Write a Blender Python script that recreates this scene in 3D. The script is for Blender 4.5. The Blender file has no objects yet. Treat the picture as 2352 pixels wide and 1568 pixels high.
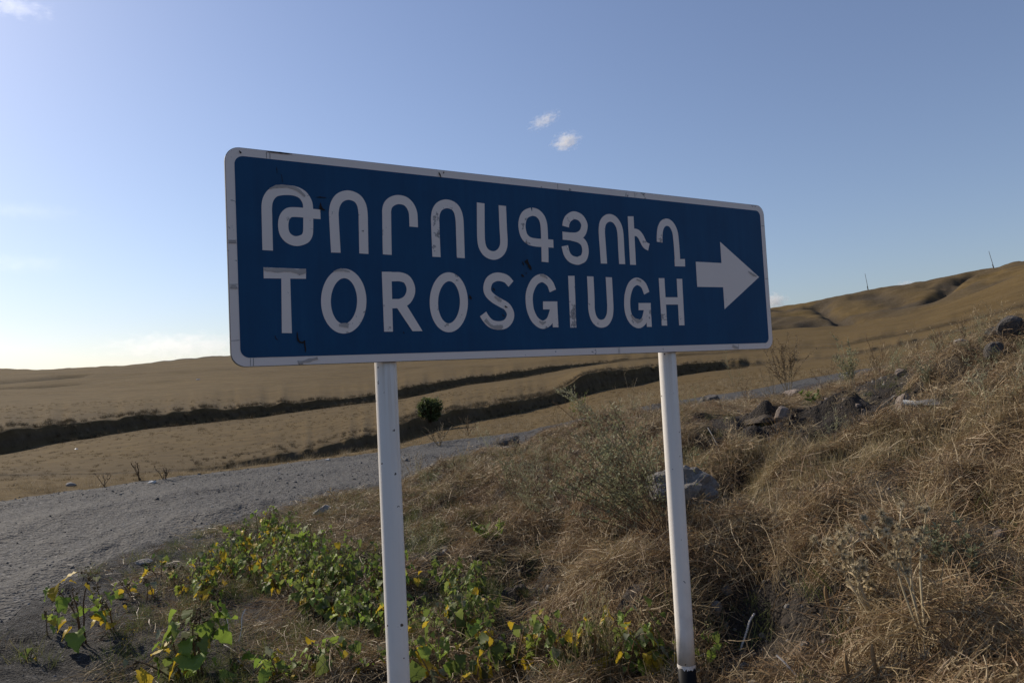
import bpy, bmesh, math, random
import numpy as np
from mathutils import Vector, Matrix, Euler

# ------------------------------------------------------------------ camera, sky, sun, exposure
scene = bpy.context.scene
COL = scene.collection
EYE = 1.5
FPX, PITCH, ROLL = 1622.76, 0.0517, -0.0514       # focal length in px of a 2352 px wide frame
_f = np.array([0, math.cos(PITCH), math.sin(PITCH)])
_u0 = np.array([0, -math.sin(PITCH), math.cos(PITCH)])
_r0 = np.array([1.0, 0, 0])
RT = math.cos(ROLL) * _r0 + math.sin(ROLL) * _u0
UP = -math.sin(ROLL) * _r0 + math.cos(ROLL) * _u0
cam_d = bpy.data.cameras.new('camera')
cam = bpy.data.objects.new('camera', cam_d)
COL.objects.link(cam)
cam_d.sensor_width = 36.0
cam_d.sensor_fit = 'HORIZONTAL'
cam_d.lens = FPX / 2352 * 36.0
cam_d.clip_start = 0.05
cam_d.clip_end = 20000
cam.matrix_world = Matrix(((RT[0], UP[0], -_f[0], 0), (RT[1], UP[1], -_f[1], 0), (RT[2], UP[2], -_f[2], EYE), (0, 0, 0, 1)))
scene.camera = cam

SUN_AZ, SUN_EL = math.radians(-54), math.radians(32)   # azimuth clockwise from the view direction (+Y)
world = bpy.data.worlds.new('World')
scene.world = world
world.use_nodes = True
wn = world.node_tree.nodes
wl = world.node_tree.links
bg = wn['Background']
sky = wn.new('ShaderNodeTexSky')
sky.sky_type = 'NISHITA'
sky.sun_disc = False
sky.sun_elevation = SUN_EL
sky.sun_rotation = SUN_AZ
sky.altitude = 1800
sky.air_density = 1.56
sky.dust_density = 2.3
sky.ozone_density = 4.6
hs = wn.new('ShaderNodeHueSaturation')            # a hazier, greyer blue than the clean-air model gives
hs.inputs['Saturation'].default_value = 0.85
wl.new(sky.outputs[0], hs.inputs['Color'])
tn = wn.new('ShaderNodeMix'); tn.data_type = 'RGBA'; tn.blend_type = 'MULTIPLY'
tn.inputs[0].default_value = 1.0
tn.inputs[7].default_value = (0.95, 0.925, 1.02, 1)
wl.new(hs.outputs[0], tn.inputs[6])
wl.new(tn.outputs[2], bg.inputs[0])
bg.inputs[1].default_value = 0.0895
sun_d = bpy.data.lights.new('sun', 'SUN')
sun_d.energy = 3.9
sun_d.angle = math.radians(0.53)
sun_d.color = (1.0, 0.88, 0.72)
sun = bpy.data.objects.new('sun', sun_d)
COL.objects.link(sun)
SUNV = Vector((math.sin(SUN_AZ) * math.cos(SUN_EL), math.cos(SUN_AZ) * math.cos(SUN_EL), math.sin(SUN_EL)))
sun.rotation_euler = (-SUNV).to_track_quat('-Z', 'Y').to_euler()
scene.view_settings.view_transform = 'Standard'
scene.view_settings.look = 'None'
scene.view_settings.gamma = 1.0
scene.view_settings.use_curve_mapping = False
scene.view_settings.exposure = 0.3
scene.cycles.max_bounces = 6
scene.cycles.transparent_max_bounces = 16
scene.cycles.volume_bounces = 3
scene.cycles.use_denoising = True

rng = np.random.default_rng(7)
random.seed(7)

# ------------------------------------------------------------------ helpers
def tag(o, label=None, cat=None, group=None, kind=None):
    if label: o['label'] = label
    if cat: o['category'] = cat
    if group: o['group'] = group
    if kind: o['kind'] = kind
    return o

def empty(name, loc, rz=0.0):
    o = bpy.data.objects.new(name, None)
    o.empty_display_size = 0.1
    COL.objects.link(o)
    o.location = loc
    o.rotation_euler = (0, 0, rz)
    return o

def mesh_of(name, v, f, mat=None, smooth=False):
    me = bpy.data.meshes.new(name)
    me.from_pydata([tuple(p) for p in v], [], [tuple(q) for q in f])
    mats = mat if isinstance(mat, (list, tuple)) else [mat]
    for m in mats:
        if m: me.materials.append(m)
    if smooth:
        me.polygons.foreach_set('use_smooth', [True] * len(me.polygons))
    me.update()
    return me

def link(name, me, parent=None, loc=None):
    o = bpy.data.objects.new(name, me)
    COL.objects.link(o)
    if parent: o.parent = parent
    if loc is not None: o.location = loc
    return o

class MB:
    """collects ribbons, tubes and polygons into one mesh"""
    def __init__(s): s.v = []; s.f = []; s.mi = []
    def add(s, v, f, mi=0):
        b = len(s.v)
        s.v.extend([tuple(map(float, p)) for p in v])
        s.f.extend([tuple(int(i) + b for i in q) for q in f])
        s.mi.extend([mi] * len(f))
    def ribbon(s, pts, w, side=None, mi=0):
        pts = np.asarray(pts, float); n = len(pts)
        w = np.broadcast_to(np.asarray(w, float), (n,))
        if side is None:
            a = np.random.default_rng(len(s.v) + 11).normal(size=3)
            side = np.cross(pts[-1] - pts[0], a); side /= (np.linalg.norm(side) + 1e-9)
        side = np.asarray(side, float)
        A = pts - side * w[:, None] / 2; B = pts + side * w[:, None] / 2
        s.add(np.concatenate([A, B]), [(i, i + 1, n + i + 1, n + i) for i in range(n - 1)], mi)
    def tube(s, pts, r, k=5, mi=0, cap=True):
        pts = np.asarray(pts, float); n = len(pts)
        r = np.broadcast_to(np.asarray(r, float), (n,))
        d = np.gradient(pts, axis=0); d /= (np.linalg.norm(d, axis=1)[:, None] + 1e-9)
        ref = np.array([0, 0, 1.0]) if abs(d[0][2]) < 0.9 else np.array([1.0, 0, 0])
        V = []
        for i in range(n):
            a = np.cross(d[i], ref); a /= (np.linalg.norm(a) + 1e-9)
            b = np.cross(d[i], a)
            for j in range(k):
                t = 2 * math.pi * j / k
                V.append(pts[i] + r[i] * (math.cos(t) * a + math.sin(t) * b))
        F = [(i * k + j, i * k + (j + 1) % k, (i + 1) * k + (j + 1) % k, (i + 1) * k + j) for i in range(n - 1) for j in range(k)]
        if cap:
            F.append(tuple(range(k))[::-1]); F.append(tuple((n - 1) * k + j for j in range(k)))
        s.add(V, F, mi)
    def mesh(s, name, mat, smooth=False):
        me = mesh_of(name, s.v, s.f, mat, smooth)
        if any(s.mi): me.polygons.foreach_set('material_index', s.mi)
        return me
    def build(s, name, mat, parent=None, loc=None, smooth=False):
        return link(name, s.mesh(name, mat, smooth), parent, loc)

def catmull(P, m=6, closed=False):
    P = [np.asarray(p, float) for p in P]; n = len(P); out = []
    rngi = range(n) if closed else range(n - 1)
    for i in rngi:
        p1, p2 = P[i], P[(i + 1) % n]
        p0 = P[i - 1] if (closed or i > 0) else 2 * p1 - p2
        p3 = P[(i + 2) % n] if (closed or i + 2 < n) else 2 * p2 - p1
        for k in range(m):
            t = k / m
            out.append(0.5 * ((2 * p1) + (p2 - p0) * t + (2 * p0 - 5 * p1 + 4 * p2 - p3) * t * t + (3 * p1 - p0 - 3 * p2 + p3) * t ** 3))
    if not closed: out.append(P[-1])
    return np.array(out)

_tab = np.random.default_rng(3).random((256, 256))
def vnoise(x, y):
    x = np.asarray(x, float); y = np.asarray(y, float)
    xi = np.floor(x).astype(int); yi = np.floor(y).astype(int)
    fx = x - xi; fy = y - yi
    fx = fx * fx * (3 - 2 * fx); fy = fy * fy * (3 - 2 * fy)
    g = lambda i, j: _tab[i & 255, j & 255]
    return (g(xi, yi) * (1 - fx) + g(xi + 1, yi) * fx) * (1 - fy) + (g(xi, yi + 1) * (1 - fx) + g(xi + 1, yi + 1) * fx) * fy
def fbm(x, y, o=4):
    s = 0; a = 0.5; t = 0
    for k in range(o):
        s = s + a * vnoise(np.asarray(x) * 2 ** k + 17.3 * k, np.asarray(y) * 2 ** k + 5.1 * k); t += a; a *= 0.5
    return s / t - 0.5
def smooth01(a, b, x):
    t = np.clip((np.asarray(x, float) - a) / (b - a), 0, 1)
    return t * t * (3 - 2 * t)

# ------------------------------------------------------------------ materials
def nodes_of(name):
    m = bpy.data.materials.new(name); m.use_nodes = True
    nt = m.node_tree
    return m, nt.nodes, nt.links, nt.nodes['Principled BSDF']
def ramp(n, stops):
    r = n.new('ShaderNodeValToRGB'); e = r.color_ramp.elements
    while len(e) > 1: e.remove(e[-1])
    for i, (p, c) in enumerate(stops):
        q = e[0] if i == 0 else e.new(p)
        q.position = p; q.color = (*c, 1) if len(c) == 3 else c
    return r
def noise(n, scale, detail=4, rough=0.6, lac=2.0):
    t = n.new('ShaderNodeTexNoise'); t.inputs['Scale'].default_value = scale
    t.inputs['Detail'].default_value = detail; t.inputs['Roughness'].default_value = rough
    return t
def mixc(n, l, fac, a, b, mode='MIX'):
    m = n.new('ShaderNodeMix'); m.data_type = 'RGBA'; m.blend_type = mode
    for s, v in ((m.inputs[0], fac), (m.inputs[6], a), (m.inputs[7], b)):
        if hasattr(v, 'node'): l.new(v, s)
        elif isinstance(v, (int, float)): s.default_value = v
        else: s.default_value = (*v, 1)
    return m.outputs[2]
def math_(n, l, op, a, b=None, clamp=False):
    m = n.new('ShaderNodeMath'); m.operation = op; m.use_clamp = clamp
    for s, v in zip(m.inputs, (a, b)):
        if v is None: continue
        if hasattr(v, 'node'): l.new(v, s)
        else: s.default_value = v
    return m.outputs[0]
def bump(n, l, h, strength, dist, b):
    k = n.new('ShaderNodeBump'); k.inputs['Strength'].default_value = strength; k.inputs['Distance'].default_value = dist
    l.new(h, k.inputs['Height']); l.new(k.outputs[0], b.inputs['Normal'])

def plant_mat(name, stops, trans=0.3, rough=0.6, grain=60, spec=0.3):
    """thin plant matter: a colour of its own for each instance, some light shining through"""
    m, n, l, b = nodes_of(name)
    oi = n.new('ShaderNodeObjectInfo')
    geo = n.new('ShaderNodeNewGeometry')
    tc = n.new('ShaderNodeTexCoord')
    nz = noise(n, grain, 2); l.new(tc.outputs['Object'], nz.inputs['Vector'])
    v = math_(n, l, 'ADD', math_(n, l, 'MULTIPLY', oi.outputs['Random'], 0.5), math_(n, l, 'MULTIPLY', geo.outputs['Random Per Island'], 0.35))
    v = math_(n, l, 'ADD', v, math_(n, l, 'MULTIPLY', math_(n, l, 'SUBTRACT', nz.outputs[0], 0.4), 0.5), True)
    r = ramp(n, stops); l.new(v, r.inputs[0])
    l.new(r.outputs[0], b.inputs['Base Color'])
    b.inputs['Roughness'].default_value = rough
    b.inputs['Specular IOR Level'].default_value = spec
    if trans:
        t = n.new('ShaderNodeBsdfTranslucent'); l.new(r.outputs[0], t.inputs[0])
        mx = n.new('ShaderNodeMixShader'); mx.inputs[0].default_value = trans
        l.new(b.outputs[0], mx.inputs[1]); l.new(t.outputs[0], mx.inputs[2])
        l.new(mx.outputs[0], n['Material Output'].inputs[0])
    return m

M = {}
M['straw'] = plant_mat('straw', [(0, (0.12, 0.083, 0.043)), (0.35, (0.285, 0.213, 0.115)), (0.7, (0.45, 0.355, 0.21)), (1, (0.64, 0.55, 0.39))], 0.22, 0.5)
M['straw_red'] = plant_mat('straw_red', [(0, (0.085, 0.052, 0.027)), (0.4, (0.195, 0.126, 0.066)), (0.75, (0.33, 0.225, 0.122)), (1, (0.50, 0.38, 0.24))], 0.22, 0.5)
M['straw_gold'] = plant_mat('straw_gold', [(0, (0.20, 0.16, 0.075)), (0.5, (0.33, 0.27, 0.14)), (1, (0.46, 0.40, 0.24))], 0.3, 0.5)
M['straw_field'] = plant_mat('straw_field', [(0, (0.075, 0.05, 0.02)), (0.5, (0.112, 0.077, 0.031)), (1, (0.16, 0.113, 0.048))], 0.2, 0.7)
M['weed_brown'] = plant_mat('weed_brown', [(0, (0.045, 0.03, 0.018)), (0.5, (0.10, 0.066, 0.036)), (1, (0.19, 0.13, 0.075))], 0.2, 0.7)
M['bank_weed'] = plant_mat('bank_weed', [(0, (0.05, 0.04, 0.023)), (0.5, (0.10, 0.076, 0.042)), (1, (0.16, 0.12, 0.066))], 0.15, 0.7)
M['grass_green'] = plant_mat('grass_green', [(0, (0.060, 0.090, 0.024)), (0.5, (0.120, 0.144, 0.042)), (1, (0.240, 0.216, 0.084))], 0.35, 0.5)
M['leaf_green'] = plant_mat('leaf_green', [(0, (0.075, 0.11, 0.026)), (0.5, (0.145, 0.19, 0.044)), (1, (0.235, 0.27, 0.075))], 0.5, 0.55, 25)
M['leaf_lime'] = plant_mat('leaf_lime', [(0, (0.127, 0.218, 0.034)), (0.5, (0.218, 0.310, 0.052)), (1, (0.345, 0.391, 0.069))], 0.45, 0.5, 25)
M['leaf_yellow'] = plant_mat('leaf_yellow', [(0, (0.36, 0.25, 0.02)), (0.5, (0.50, 0.36, 0.03)), (1, (0.55, 0.44, 0.07))], 0.45, 0.5, 25)
M['leaf_grey'] = plant_mat('leaf_grey', [(0, (0.11, 0.125, 0.07)), (0.5, (0.18, 0.195, 0.115)), (1, (0.28, 0.285, 0.19))], 0.35, 0.6)
M['sage'] = plant_mat('sage', [(0, (0.15, 0.155, 0.08)), (0.5, (0.27, 0.27, 0.155)), (1, (0.44, 0.42, 0.29))], 0.4, 0.6)
M['bur'] = plant_mat('bur', [(0, (0.05, 0.034, 0.015)), (0.5, (0.10, 0.07, 0.03)), (1, (0.16, 0.12, 0.05))], 0, 0.8)
M['bur_green'] = plant_mat('bur_green', [(0, (0.09, 0.10, 0.04)), (0.5, (0.14, 0.14, 0.06)), (1, (0.19, 0.17, 0.08))], 0.1, 0.8)
M['stem_red'] = plant_mat('stem_red', [(0, (0.09, 0.05, 0.025)), (0.5, (0.16, 0.09, 0.045)), (1, (0.22, 0.14, 0.07))], 0, 0.6)
M['twig_white'] = plant_mat('twig_white', [(0, (0.42, 0.38, 0.32)), (0.5, (0.58, 0.53, 0.46)), (1, (0.68, 0.64, 0.58))], 0, 0.7)
M['thistle'] = plant_mat('thistle', [(0, (0.40, 0.34, 0.215)), (0.5, (0.56, 0.48, 0.32)), (1, (0.70, 0.61, 0.44))], 0.25, 0.6)
M['thistle_core'] = plant_mat('thistle_core', [(0, (0.10, 0.08, 0.045)), (1, (0.19, 0.15, 0.09))], 0, 0.8)
M['bush_leaf'] = plant_mat('bush_leaf', [(0, (0.045, 0.06, 0.02)), (0.5, (0.085, 0.105, 0.036)), (1, (0.15, 0.17, 0.065))], 0.45, 0.6)

def rock_mat(name, c1, c2, c3, sc=9):
    m, n, l, b = nodes_of(name)
    tc = n.new('ShaderNodeTexCoord')
    a = noise(n, sc, 8, 0.65); l.new(tc.outputs['Object'], a.inputs['Vector'])
    r = ramp(n, [(0.28, c1), (0.5, c2), (0.72, c3)]); l.new(a.outputs[0], r.inputs[0])
    v = n.new('ShaderNodeTexVoronoi'); v.inputs['Scale'].default_value = sc * 6; l.new(tc.outputs['Object'], v.inputs['Vector'])
    d = mixc(n, l, math_(n, l, 'MULTIPLY', math_(n, l, 'LESS_THAN', v.outputs[0], 0.22), 0.35), r.outputs[0], tuple(x * 0.4 for x in c1))
    l.new(d, b.inputs['Base Color'])
    b.inputs['Roughness'].default_value = 0.92
    h = math_(n, l, 'ADD', a.outputs[0], math_(n, l, 'MULTIPLY', v.outputs[0], 0.35))
    bump(n, l, h, 0.9, 0.03, b)
    return m
M['rock_grey'] = rock_mat('rock_grey', (0.15, 0.14, 0.128), (0.245, 0.23, 0.21), (0.35, 0.33, 0.30))
M['rock_dark'] = rock_mat('rock_dark', (0.06, 0.053, 0.047), (0.12, 0.107, 0.094), (0.22, 0.195, 0.17))
M['rock_tan'] = rock_mat('rock_tan', (0.22, 0.17, 0.14), (0.36, 0.29, 0.24), (0.48, 0.41, 0.34))
M['rock_pale'] = rock_mat('rock_pale', (0.32, 0.29, 0.26), (0.45, 0.42, 0.38), (0.58, 0.55, 0.50))
M['soil_clod'] = rock_mat('soil_clod', (0.06, 0.046, 0.034), (0.115, 0.09, 0.067), (0.20, 0.162, 0.125), 14)

def gravel_mat():
    m, n, l, b = nodes_of('gravel')
    oi = n.new('ShaderNodeObjectInfo')
    r = ramp(n, [(0, (0.04, 0.039, 0.038)), (0.45, (0.075, 0.073, 0.07)), (0.85, (0.12, 0.117, 0.112)), (1, (0.33, 0.32, 0.30))])
    l.new(oi.outputs['Random'], r.inputs[0]); l.new(r.outputs[0], b.inputs['Base Color'])
    b.inputs['Roughness'].default_value = 0.85
    return m
M['gravel'] = gravel_mat()

def soil_chain(n, l, P):
    """verge soil: dark earth, straw litter and, where the attribute says so, grey grit"""
    at = n.new('ShaderNodeAttribute'); at.attribute_name = 'grit'
    a = noise(n, 1.1, 6, 0.65); l.new(P, a.inputs['Vector'])
    c = noise(n, 38, 5, 0.7); l.new(P, c.inputs['Vector'])
    r = ramp(n, [(0.34, (0.018, 0.014, 0.011)), (0.52, (0.042, 0.032, 0.023)), (0.7, (0.10, 0.075, 0.048))])
    l.new(math_(n, l, 'ADD', math_(n, l, 'MULTIPLY', a.outputs[0], 0.6), math_(n, l, 'MULTIPLY', c.outputs[0], 0.4)), r.inputs[0])
    v = n.new('ShaderNodeTexVoronoi'); v.inputs['Scale'].default_value = 55; l.new(P, v.inputs['Vector'])
    g = ramp(n, [(0, (0.012, 0.0115, 0.011)), (0.5, (0.028, 0.027, 0.025)), (0.85, (0.052, 0.05, 0.046)), (1, (0.17, 0.162, 0.15))])
    sp = n.new('ShaderNodeSeparateColor'); l.new(v.outputs['Color'], sp.inputs[0])
    l.new(sp.outputs[0], g.inputs[0])
    f = math_(n, l, 'ADD', at.outputs['Fac'], math_(n, l, 'MULTIPLY', math_(n, l, 'SUBTRACT', a.outputs[0], 0.5), 1.2), True)
    return mixc(n, l, f, r.outputs[0], g.outputs[0]), v, c, a

def verge_mat():
    m, n, l, b = nodes_of('verge_soil')
    geo = n.new('ShaderNodeNewGeometry')
    col, v, c, a = soil_chain(n, l, geo.outputs['Position'])
    l.new(col, b.inputs['Base Color']); b.inputs['Roughness'].default_value = 0.95
    h = math_(n, l, 'ADD', math_(n, l, 'MULTIPLY', c.outputs[0], 1.0), math_(n, l, 'MULTIPLY', v.outputs[0], 0.5))
    bump(n, l, h, 1.0, 0.07, b)
    return m
M['verge'] = verge_mat()

def road_mat():
    m, n, l, b = nodes_of('road_gravel')
    geo = n.new('ShaderNodeNewGeometry'); P = geo.outputs['Position']
    uv = n.new('ShaderNodeUVMap'); uv.uv_map = 'loft'
    v = n.new('ShaderNodeTexVoronoi'); v.inputs['Scale'].default_value = 34; l.new(P, v.inputs['Vector'])
    v2 = n.new('ShaderNodeTexVoronoi'); v2.inputs['Scale'].default_value = 11; l.new(P, v2.inputs['Vector'])
    sp = n.new('ShaderNodeSeparateColor'); l.new(v.outputs['Color'], sp.inputs[0])
    g = ramp(n, [(0, (0.017, 0.016, 0.015)), (0.5, (0.033, 0.0315, 0.0295)), (0.85, (0.055, 0.0525, 0.049)), (1, (0.16, 0.155, 0.146))])
    l.new(sp.outputs[0], g.inputs[0])
    big = noise(n, 0.5, 5, 0.6); l.new(P, big.inputs['Vector'])
    mp = n.new('ShaderNodeMapping'); mp.inputs['Scale'].default_value = (0.35, 7.0, 1); l.new(uv.outputs[0], mp.inputs[0])
    rut = noise(n, 1.0, 4, 0.55); l.new(mp.outputs[0], rut.inputs['Vector'])
    dust = ramp(n, [(0.40, (0, 0, 0)), (0.62, (1, 1, 1))])
    l.new(math_(n, l, 'ADD', math_(n, l, 'MULTIPLY', rut.outputs[0], 0.65), math_(n, l, 'MULTIPLY', big.outputs[0], 0.35)), dust.inputs[0])
    col = mixc(n, l, math_(n, l, 'MULTIPLY', dust.outputs[0], 0.75), g.outputs[0], (0.068, 0.063, 0.055))
    l.new(col, b.inputs['Base Color']); b.inputs['Roughness'].default_value = 0.9
    h = math_(n, l, 'ADD', math_(n, l, 'MULTIPLY', v.outputs[0], 0.5), math_(n, l, 'MULTIPLY', v2.outputs[0], 0.8))
    bump(n, l, h, 0.8, 0.05, b)
    return m
M['road'] = road_mat()

def field_mat():
    m, n, l, b = nodes_of('dry_field')
    geo = n.new('ShaderNodeNewGeometry'); P = geo.outputs['Position']
    uv = n.new('ShaderNodeUVMap'); uv.uv_map = 'loft'
    mp = n.new('ShaderNodeMapping'); mp.inputs['Scale'].default_value = (1.0, 26.0, 1); l.new(uv.outputs[0], mp.inputs[0])
    st = noise(n, 1.0, 8, 0.7); l.new(mp.outputs[0], st.inputs['Vector'])
    a = noise(n, 0.035, 5, 0.6); l.new(P, a.inputs['Vector'])
    c = noise(n, 1.3, 8, 0.75); l.new(P, c.inputs['Vector'])
    s = math_(n, l, 'ADD', math_(n, l, 'MULTIPLY', st.outputs[0], 0.44), math_(n, l, 'MULTIPLY', a.outputs[0], 0.18))
    s = math_(n, l, 'ADD', s, math_(n, l, 'MULTIPLY', c.outputs[0], 0.38))
    r = ramp(n, [(0.33, (0.052, 0.0345, 0.014)), (0.44, (0.088, 0.0595, 0.0235)), (0.53, (0.118, 0.081, 0.0325)), (0.66, (0.165, 0.116, 0.049))])
    w_ = noise(n, 0.011, 4, 0.6); l.new(P, w_.inputs['Vector'])
    s = math_(n, l, 'ADD', s, math_(n, l, 'MULTIPLY', math_(n, l, 'SUBTRACT', w_.outputs[0], 0.5), 0.14))
    l.new(s, r.inputs[0])
    at = n.new('ShaderNodeAttribute'); at.attribute_name = 'bare'
    er = ramp(n, [(0.35, (0.03, 0.025, 0.019)), (0.6, (0.075, 0.061, 0.044)), (0.75, (0.15, 0.125, 0.095))]); l.new(c.outputs[0], er.inputs[0])
    f = math_(n, l, 'MULTIPLY', at.outputs['Fac'], math_(n, l, 'ADD', 0.25, math_(n, l, 'MULTIPLY', c.outputs[0], 1.2)), True)
    l.new(mixc(n, l, f, r.outputs[0], er.outputs[0]), b.inputs['Base Color'])
    b.inputs['Roughness'].default_value = 1.0
    b.inputs['Specular IOR Level'].default_value = 0.1
    big = noise(n, 0.22, 8, 0.7); l.new(P, big.inputs['Vector'])
    h = math_(n, l, 'ADD', math_(n, l, 'MULTIPLY', c.outputs[0], 0.25), math_(n, l, 'MULTIPLY', big.outputs[0], 1.6))
    bump(n, l, h, 0.2, 0.4, b)
    return m
M['field'] = field_mat()

# ------------------------------------------------------------------ terrain: lines of the land, near to far
def ray(px, py):
    d = _f + RT * (px - 1176) / FPX - UP * (py - 784) / FPX
    return math.atan2(d[0], d[1]), d[2] / math.hypot(d[0], d[1])
def az_of(px): return ray(px, 868 - 0.0514 * (px - 1176))[0]

D = math.radians
cols = np.concatenate([np.linspace(D(-180), D(-56), 46)[:-1], np.linspace(D(-56), D(-40), 40)[:-1], np.linspace(D(-40), D(40), 520),
                       np.linspace(D(40), D(56), 40)[1:], np.linspace(D(56), D(180), 46)[1:]])
NA = len(cols)
def line_py(pts):      # (px, py, distance): seen at that height in the photo, standing that far off
    a = [az_of(p[0]) for p in pts]; r = [p[2] for p in pts]
    z = [EYE + p[2] * ray(p[0], p[1])[1] for p in pts]
    return [np.interp(cols, a, r), np.interp(cols, a, z)]
def line_z(pts):       # (px, distance, height)
    a = [az_of(p[0]) for p in pts]
    return [np.interp(cols, a, [p[1] for p in pts]), np.interp(cols, a, [p[2] for p in pts])]

A0 = line_z([(-400, 0.25, 0), (2800, 0.25, 0.0)])
A1 = line_z([(-400, 2.0, -.05), (0, 2.0, -.05), (870, 2.0, -.03), (1500, 2.0, 0.0), (2000, 2.0, .1), (2352, 2.0, .2), (2800, 2, .4)])
A2 = line_z([(-400, 3.0, -.1), (0, 3.6, -.12), (300, 4.5, -.1), (600, 5, -.05), (870, 5.5, .02), (1190, 6, .22), (1520, 6, .47), (1830, 6, .60), (2200, 6, .88), (2352, 6, 1.0), (2800, 6, 1.35)])
A5 = line_py([(-400, 1610, 4.4), (0, 1440, 5.8), (300, 1272, 8.1), (600, 1187, 9.8), (800, 1138, 11.2), (870, 1125, 11.4), (1000, 1080, 12), (1190, 1024, 12.2), (1290, 986, 12.4), (1400, 952, 11.8), (1520, 948, 11), (1700, 938, 10.5),
              (1830, 926, 10.5), (1920, 898, 10.5), (2000, 870, 10.5), (2200, 795, 11), (2352, 735, 11), (2800, 600, 11)])
def lerp_line(A, B, t, dz): return [A[0] + (B[0] - A[0]) * t, A[1] + (B[1] - A[1]) * t + dz]
pxs_az = [az_of(p) for p in (1400, 1560, 1750, 2120, 2330)]
A3 = lerp_line(A2, A5, 0.36, np.interp(cols, pxs_az, [0, -.16, -.28, -.22, 0]))
A4 = lerp_line(A2, A5, 0.56, np.interp(cols, pxs_az, [0, .02, .03, .02, 0]))
A6 = line_py([(-400, 1606, 4.6), (0, 1432, 6.1), (300, 1262, 8.5), (600, 1180, 10.3), (800, 1128, 12.2), (870, 1105, 13)])
A6b = line_z([(870, 13, -.3), (1000, 14.6, -.38), (1210, 18.5, -.38), (1500, 25, -.1), (1725, 31, .12), (1928, 40, .62), (2141, 50, 1.22), (2352, 60, 1.9), (2800, 80, 3)])
k = cols > az_of(869.9)
A6[0][k] = A6b[0][k]; A6[1][k] = A6b[1][k]
A7 = line_py([(-400, 1205, 12.3), (0, 1150, 14.2), (300, 1108, 16.2), (600, 1073, 18.2), (870, 1037, 20.5), (1210, 990, 26), (1500, 930, 33), (1725, 896, 40), (1928, 857, 50), (2141, 824, 62), (2352, 790, 74), (2800, 720, 100)])
A8 = line_py([(-400, 1135, 18), (0, 1095, 20), (300, 1088, 18.5), (480, 1082, 19.3), (600, 1068, 20.5), (750, 1050, 22.5), (870, 1028, 25), (930, 1012, 28), (1060, 972, 36), (1200, 945, 46), (1290, 925, 55), (1370, 897, 64), (1480, 880, 75), (1560, 862, 85), (1650, 848, 95), (1760, 838, 97), (1928, 822, 90), (2141, 780, 95), (2352, 728, 100), (2800, 640, 115)])
A9 = line_py([(-400, 1130, 19.5), (0, 1090, 21.5), (300, 1083, 20), (480, 1072, 20.6), (600, 1050, 21.8), (750, 1025, 24), (870, 990, 26.6), (930, 972, 29.8), (1060, 940, 38), (1200, 920, 48.5), (1270, 908, 56), (1310, 880, 62), (1340, 858, 68), (1400, 851, 73), (1500, 842, 83), (1600, 833, 94), (1680, 828, 103), (1760, 826, 104), (1928, 812, 100), (2141, 770, 103), (2352, 720, 106), (2800, 630, 121)])
A10 = line_py([(-400, 1080, 33), (0, 1045, 36), (150, 1015, 41), (330, 985, 48), (600, 958, 58), (860, 920, 72), (930, 913, 76), (1100, 880, 95), (1280, 853, 114), (1340, 843, 120), (1430, 828, 126), (1700, 808, 132), (1928, 800, 122), (2141, 757, 124), (2352, 705, 126), (2800, 600, 140)])
A11 = line_py([(-400, 1040, 36), (0, 992, 39), (140, 975, 44), (330, 955, 51), (640, 930, 61.5), (860, 905, 74.5), (920, 893, 78), (1080, 868, 96), (1250, 842, 115), (1320, 837, 122), (1430, 824, 130), (1700, 803, 137), (1928, 793, 127), (2141, 750, 129), (2352, 698, 131), (2800, 590, 145)])
A12 = line_py([(-400, 940, 90), (0, 915, 95), (530, 880, 105), (860, 862, 115), (1100, 835, 135), (1430, 800, 160), (1700, 782, 170), (1928, 768, 165), (2141, 728, 160), (2352, 665, 158), (2800, 550, 165)])
A13 = line_py([(-400, 885, 150), (0, 874, 155), (530, 845, 165), (860, 830, 175), (1100, 806, 190), (1430, 782, 200), (1700, 765, 205), (1790, 757, 205), (1959, 746, 205), (2060, 728, 203), (2159, 706, 200), (2352, 632, 190), (2800, 470, 180)])
A14 = line_py([(-400, 866, 200), (0, 860, 205), (530, 830, 215), (860, 815, 225), (1100, 795, 240), (1430, 775, 250), (1600, 768, 250), (1790, 768, 248), (1959, 760, 246), (2159, 722, 236), (2352, 648, 222), (2800, 490, 215)])
A15 = line_py([(-400, 852, 300), (0, 845, 310), (130, 847, 310), (260, 840, 312), (400, 828, 315), (430, 820, 315), (470, 819, 315), (530, 814, 318), (900, 785, 320), (1300, 748, 330), (1775, 705, 340), (1860, 692, 340), (1990, 668, 340), (2150, 641, 338), (2278, 618, 335), (2352, 604, 330), (2800, 520, 320)])
for near, far in ((A8, A9), (A10, A11)):      # the gully banks are steep: bring the lip close behind the foot
    rn = near[0] + (far[0] - near[0]) * 0.28
    far[1] = EYE + (far[1] - EYE) * rn / far[0]; far[0] = rn
A16 = [A15[0] + 70, A15[1] - 2.5]
A17 = [A15[0] * 0 + 900, A15[1] - 25]
A18 = [A15[0] * 0 + 6000, A15[1] * 0 - 160]
LINES = [A0, A1, A2, A3, A4, A5, A6, A7, A8, A9, A10, A11, A12, A13, A14, A15, A16, A17, A18]
ROWS = [16, 60, 40, 16, 46, 22, 46, 26, 14, 34, 14, 36, 34, 16, 44, 8, 6, 4]
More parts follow.
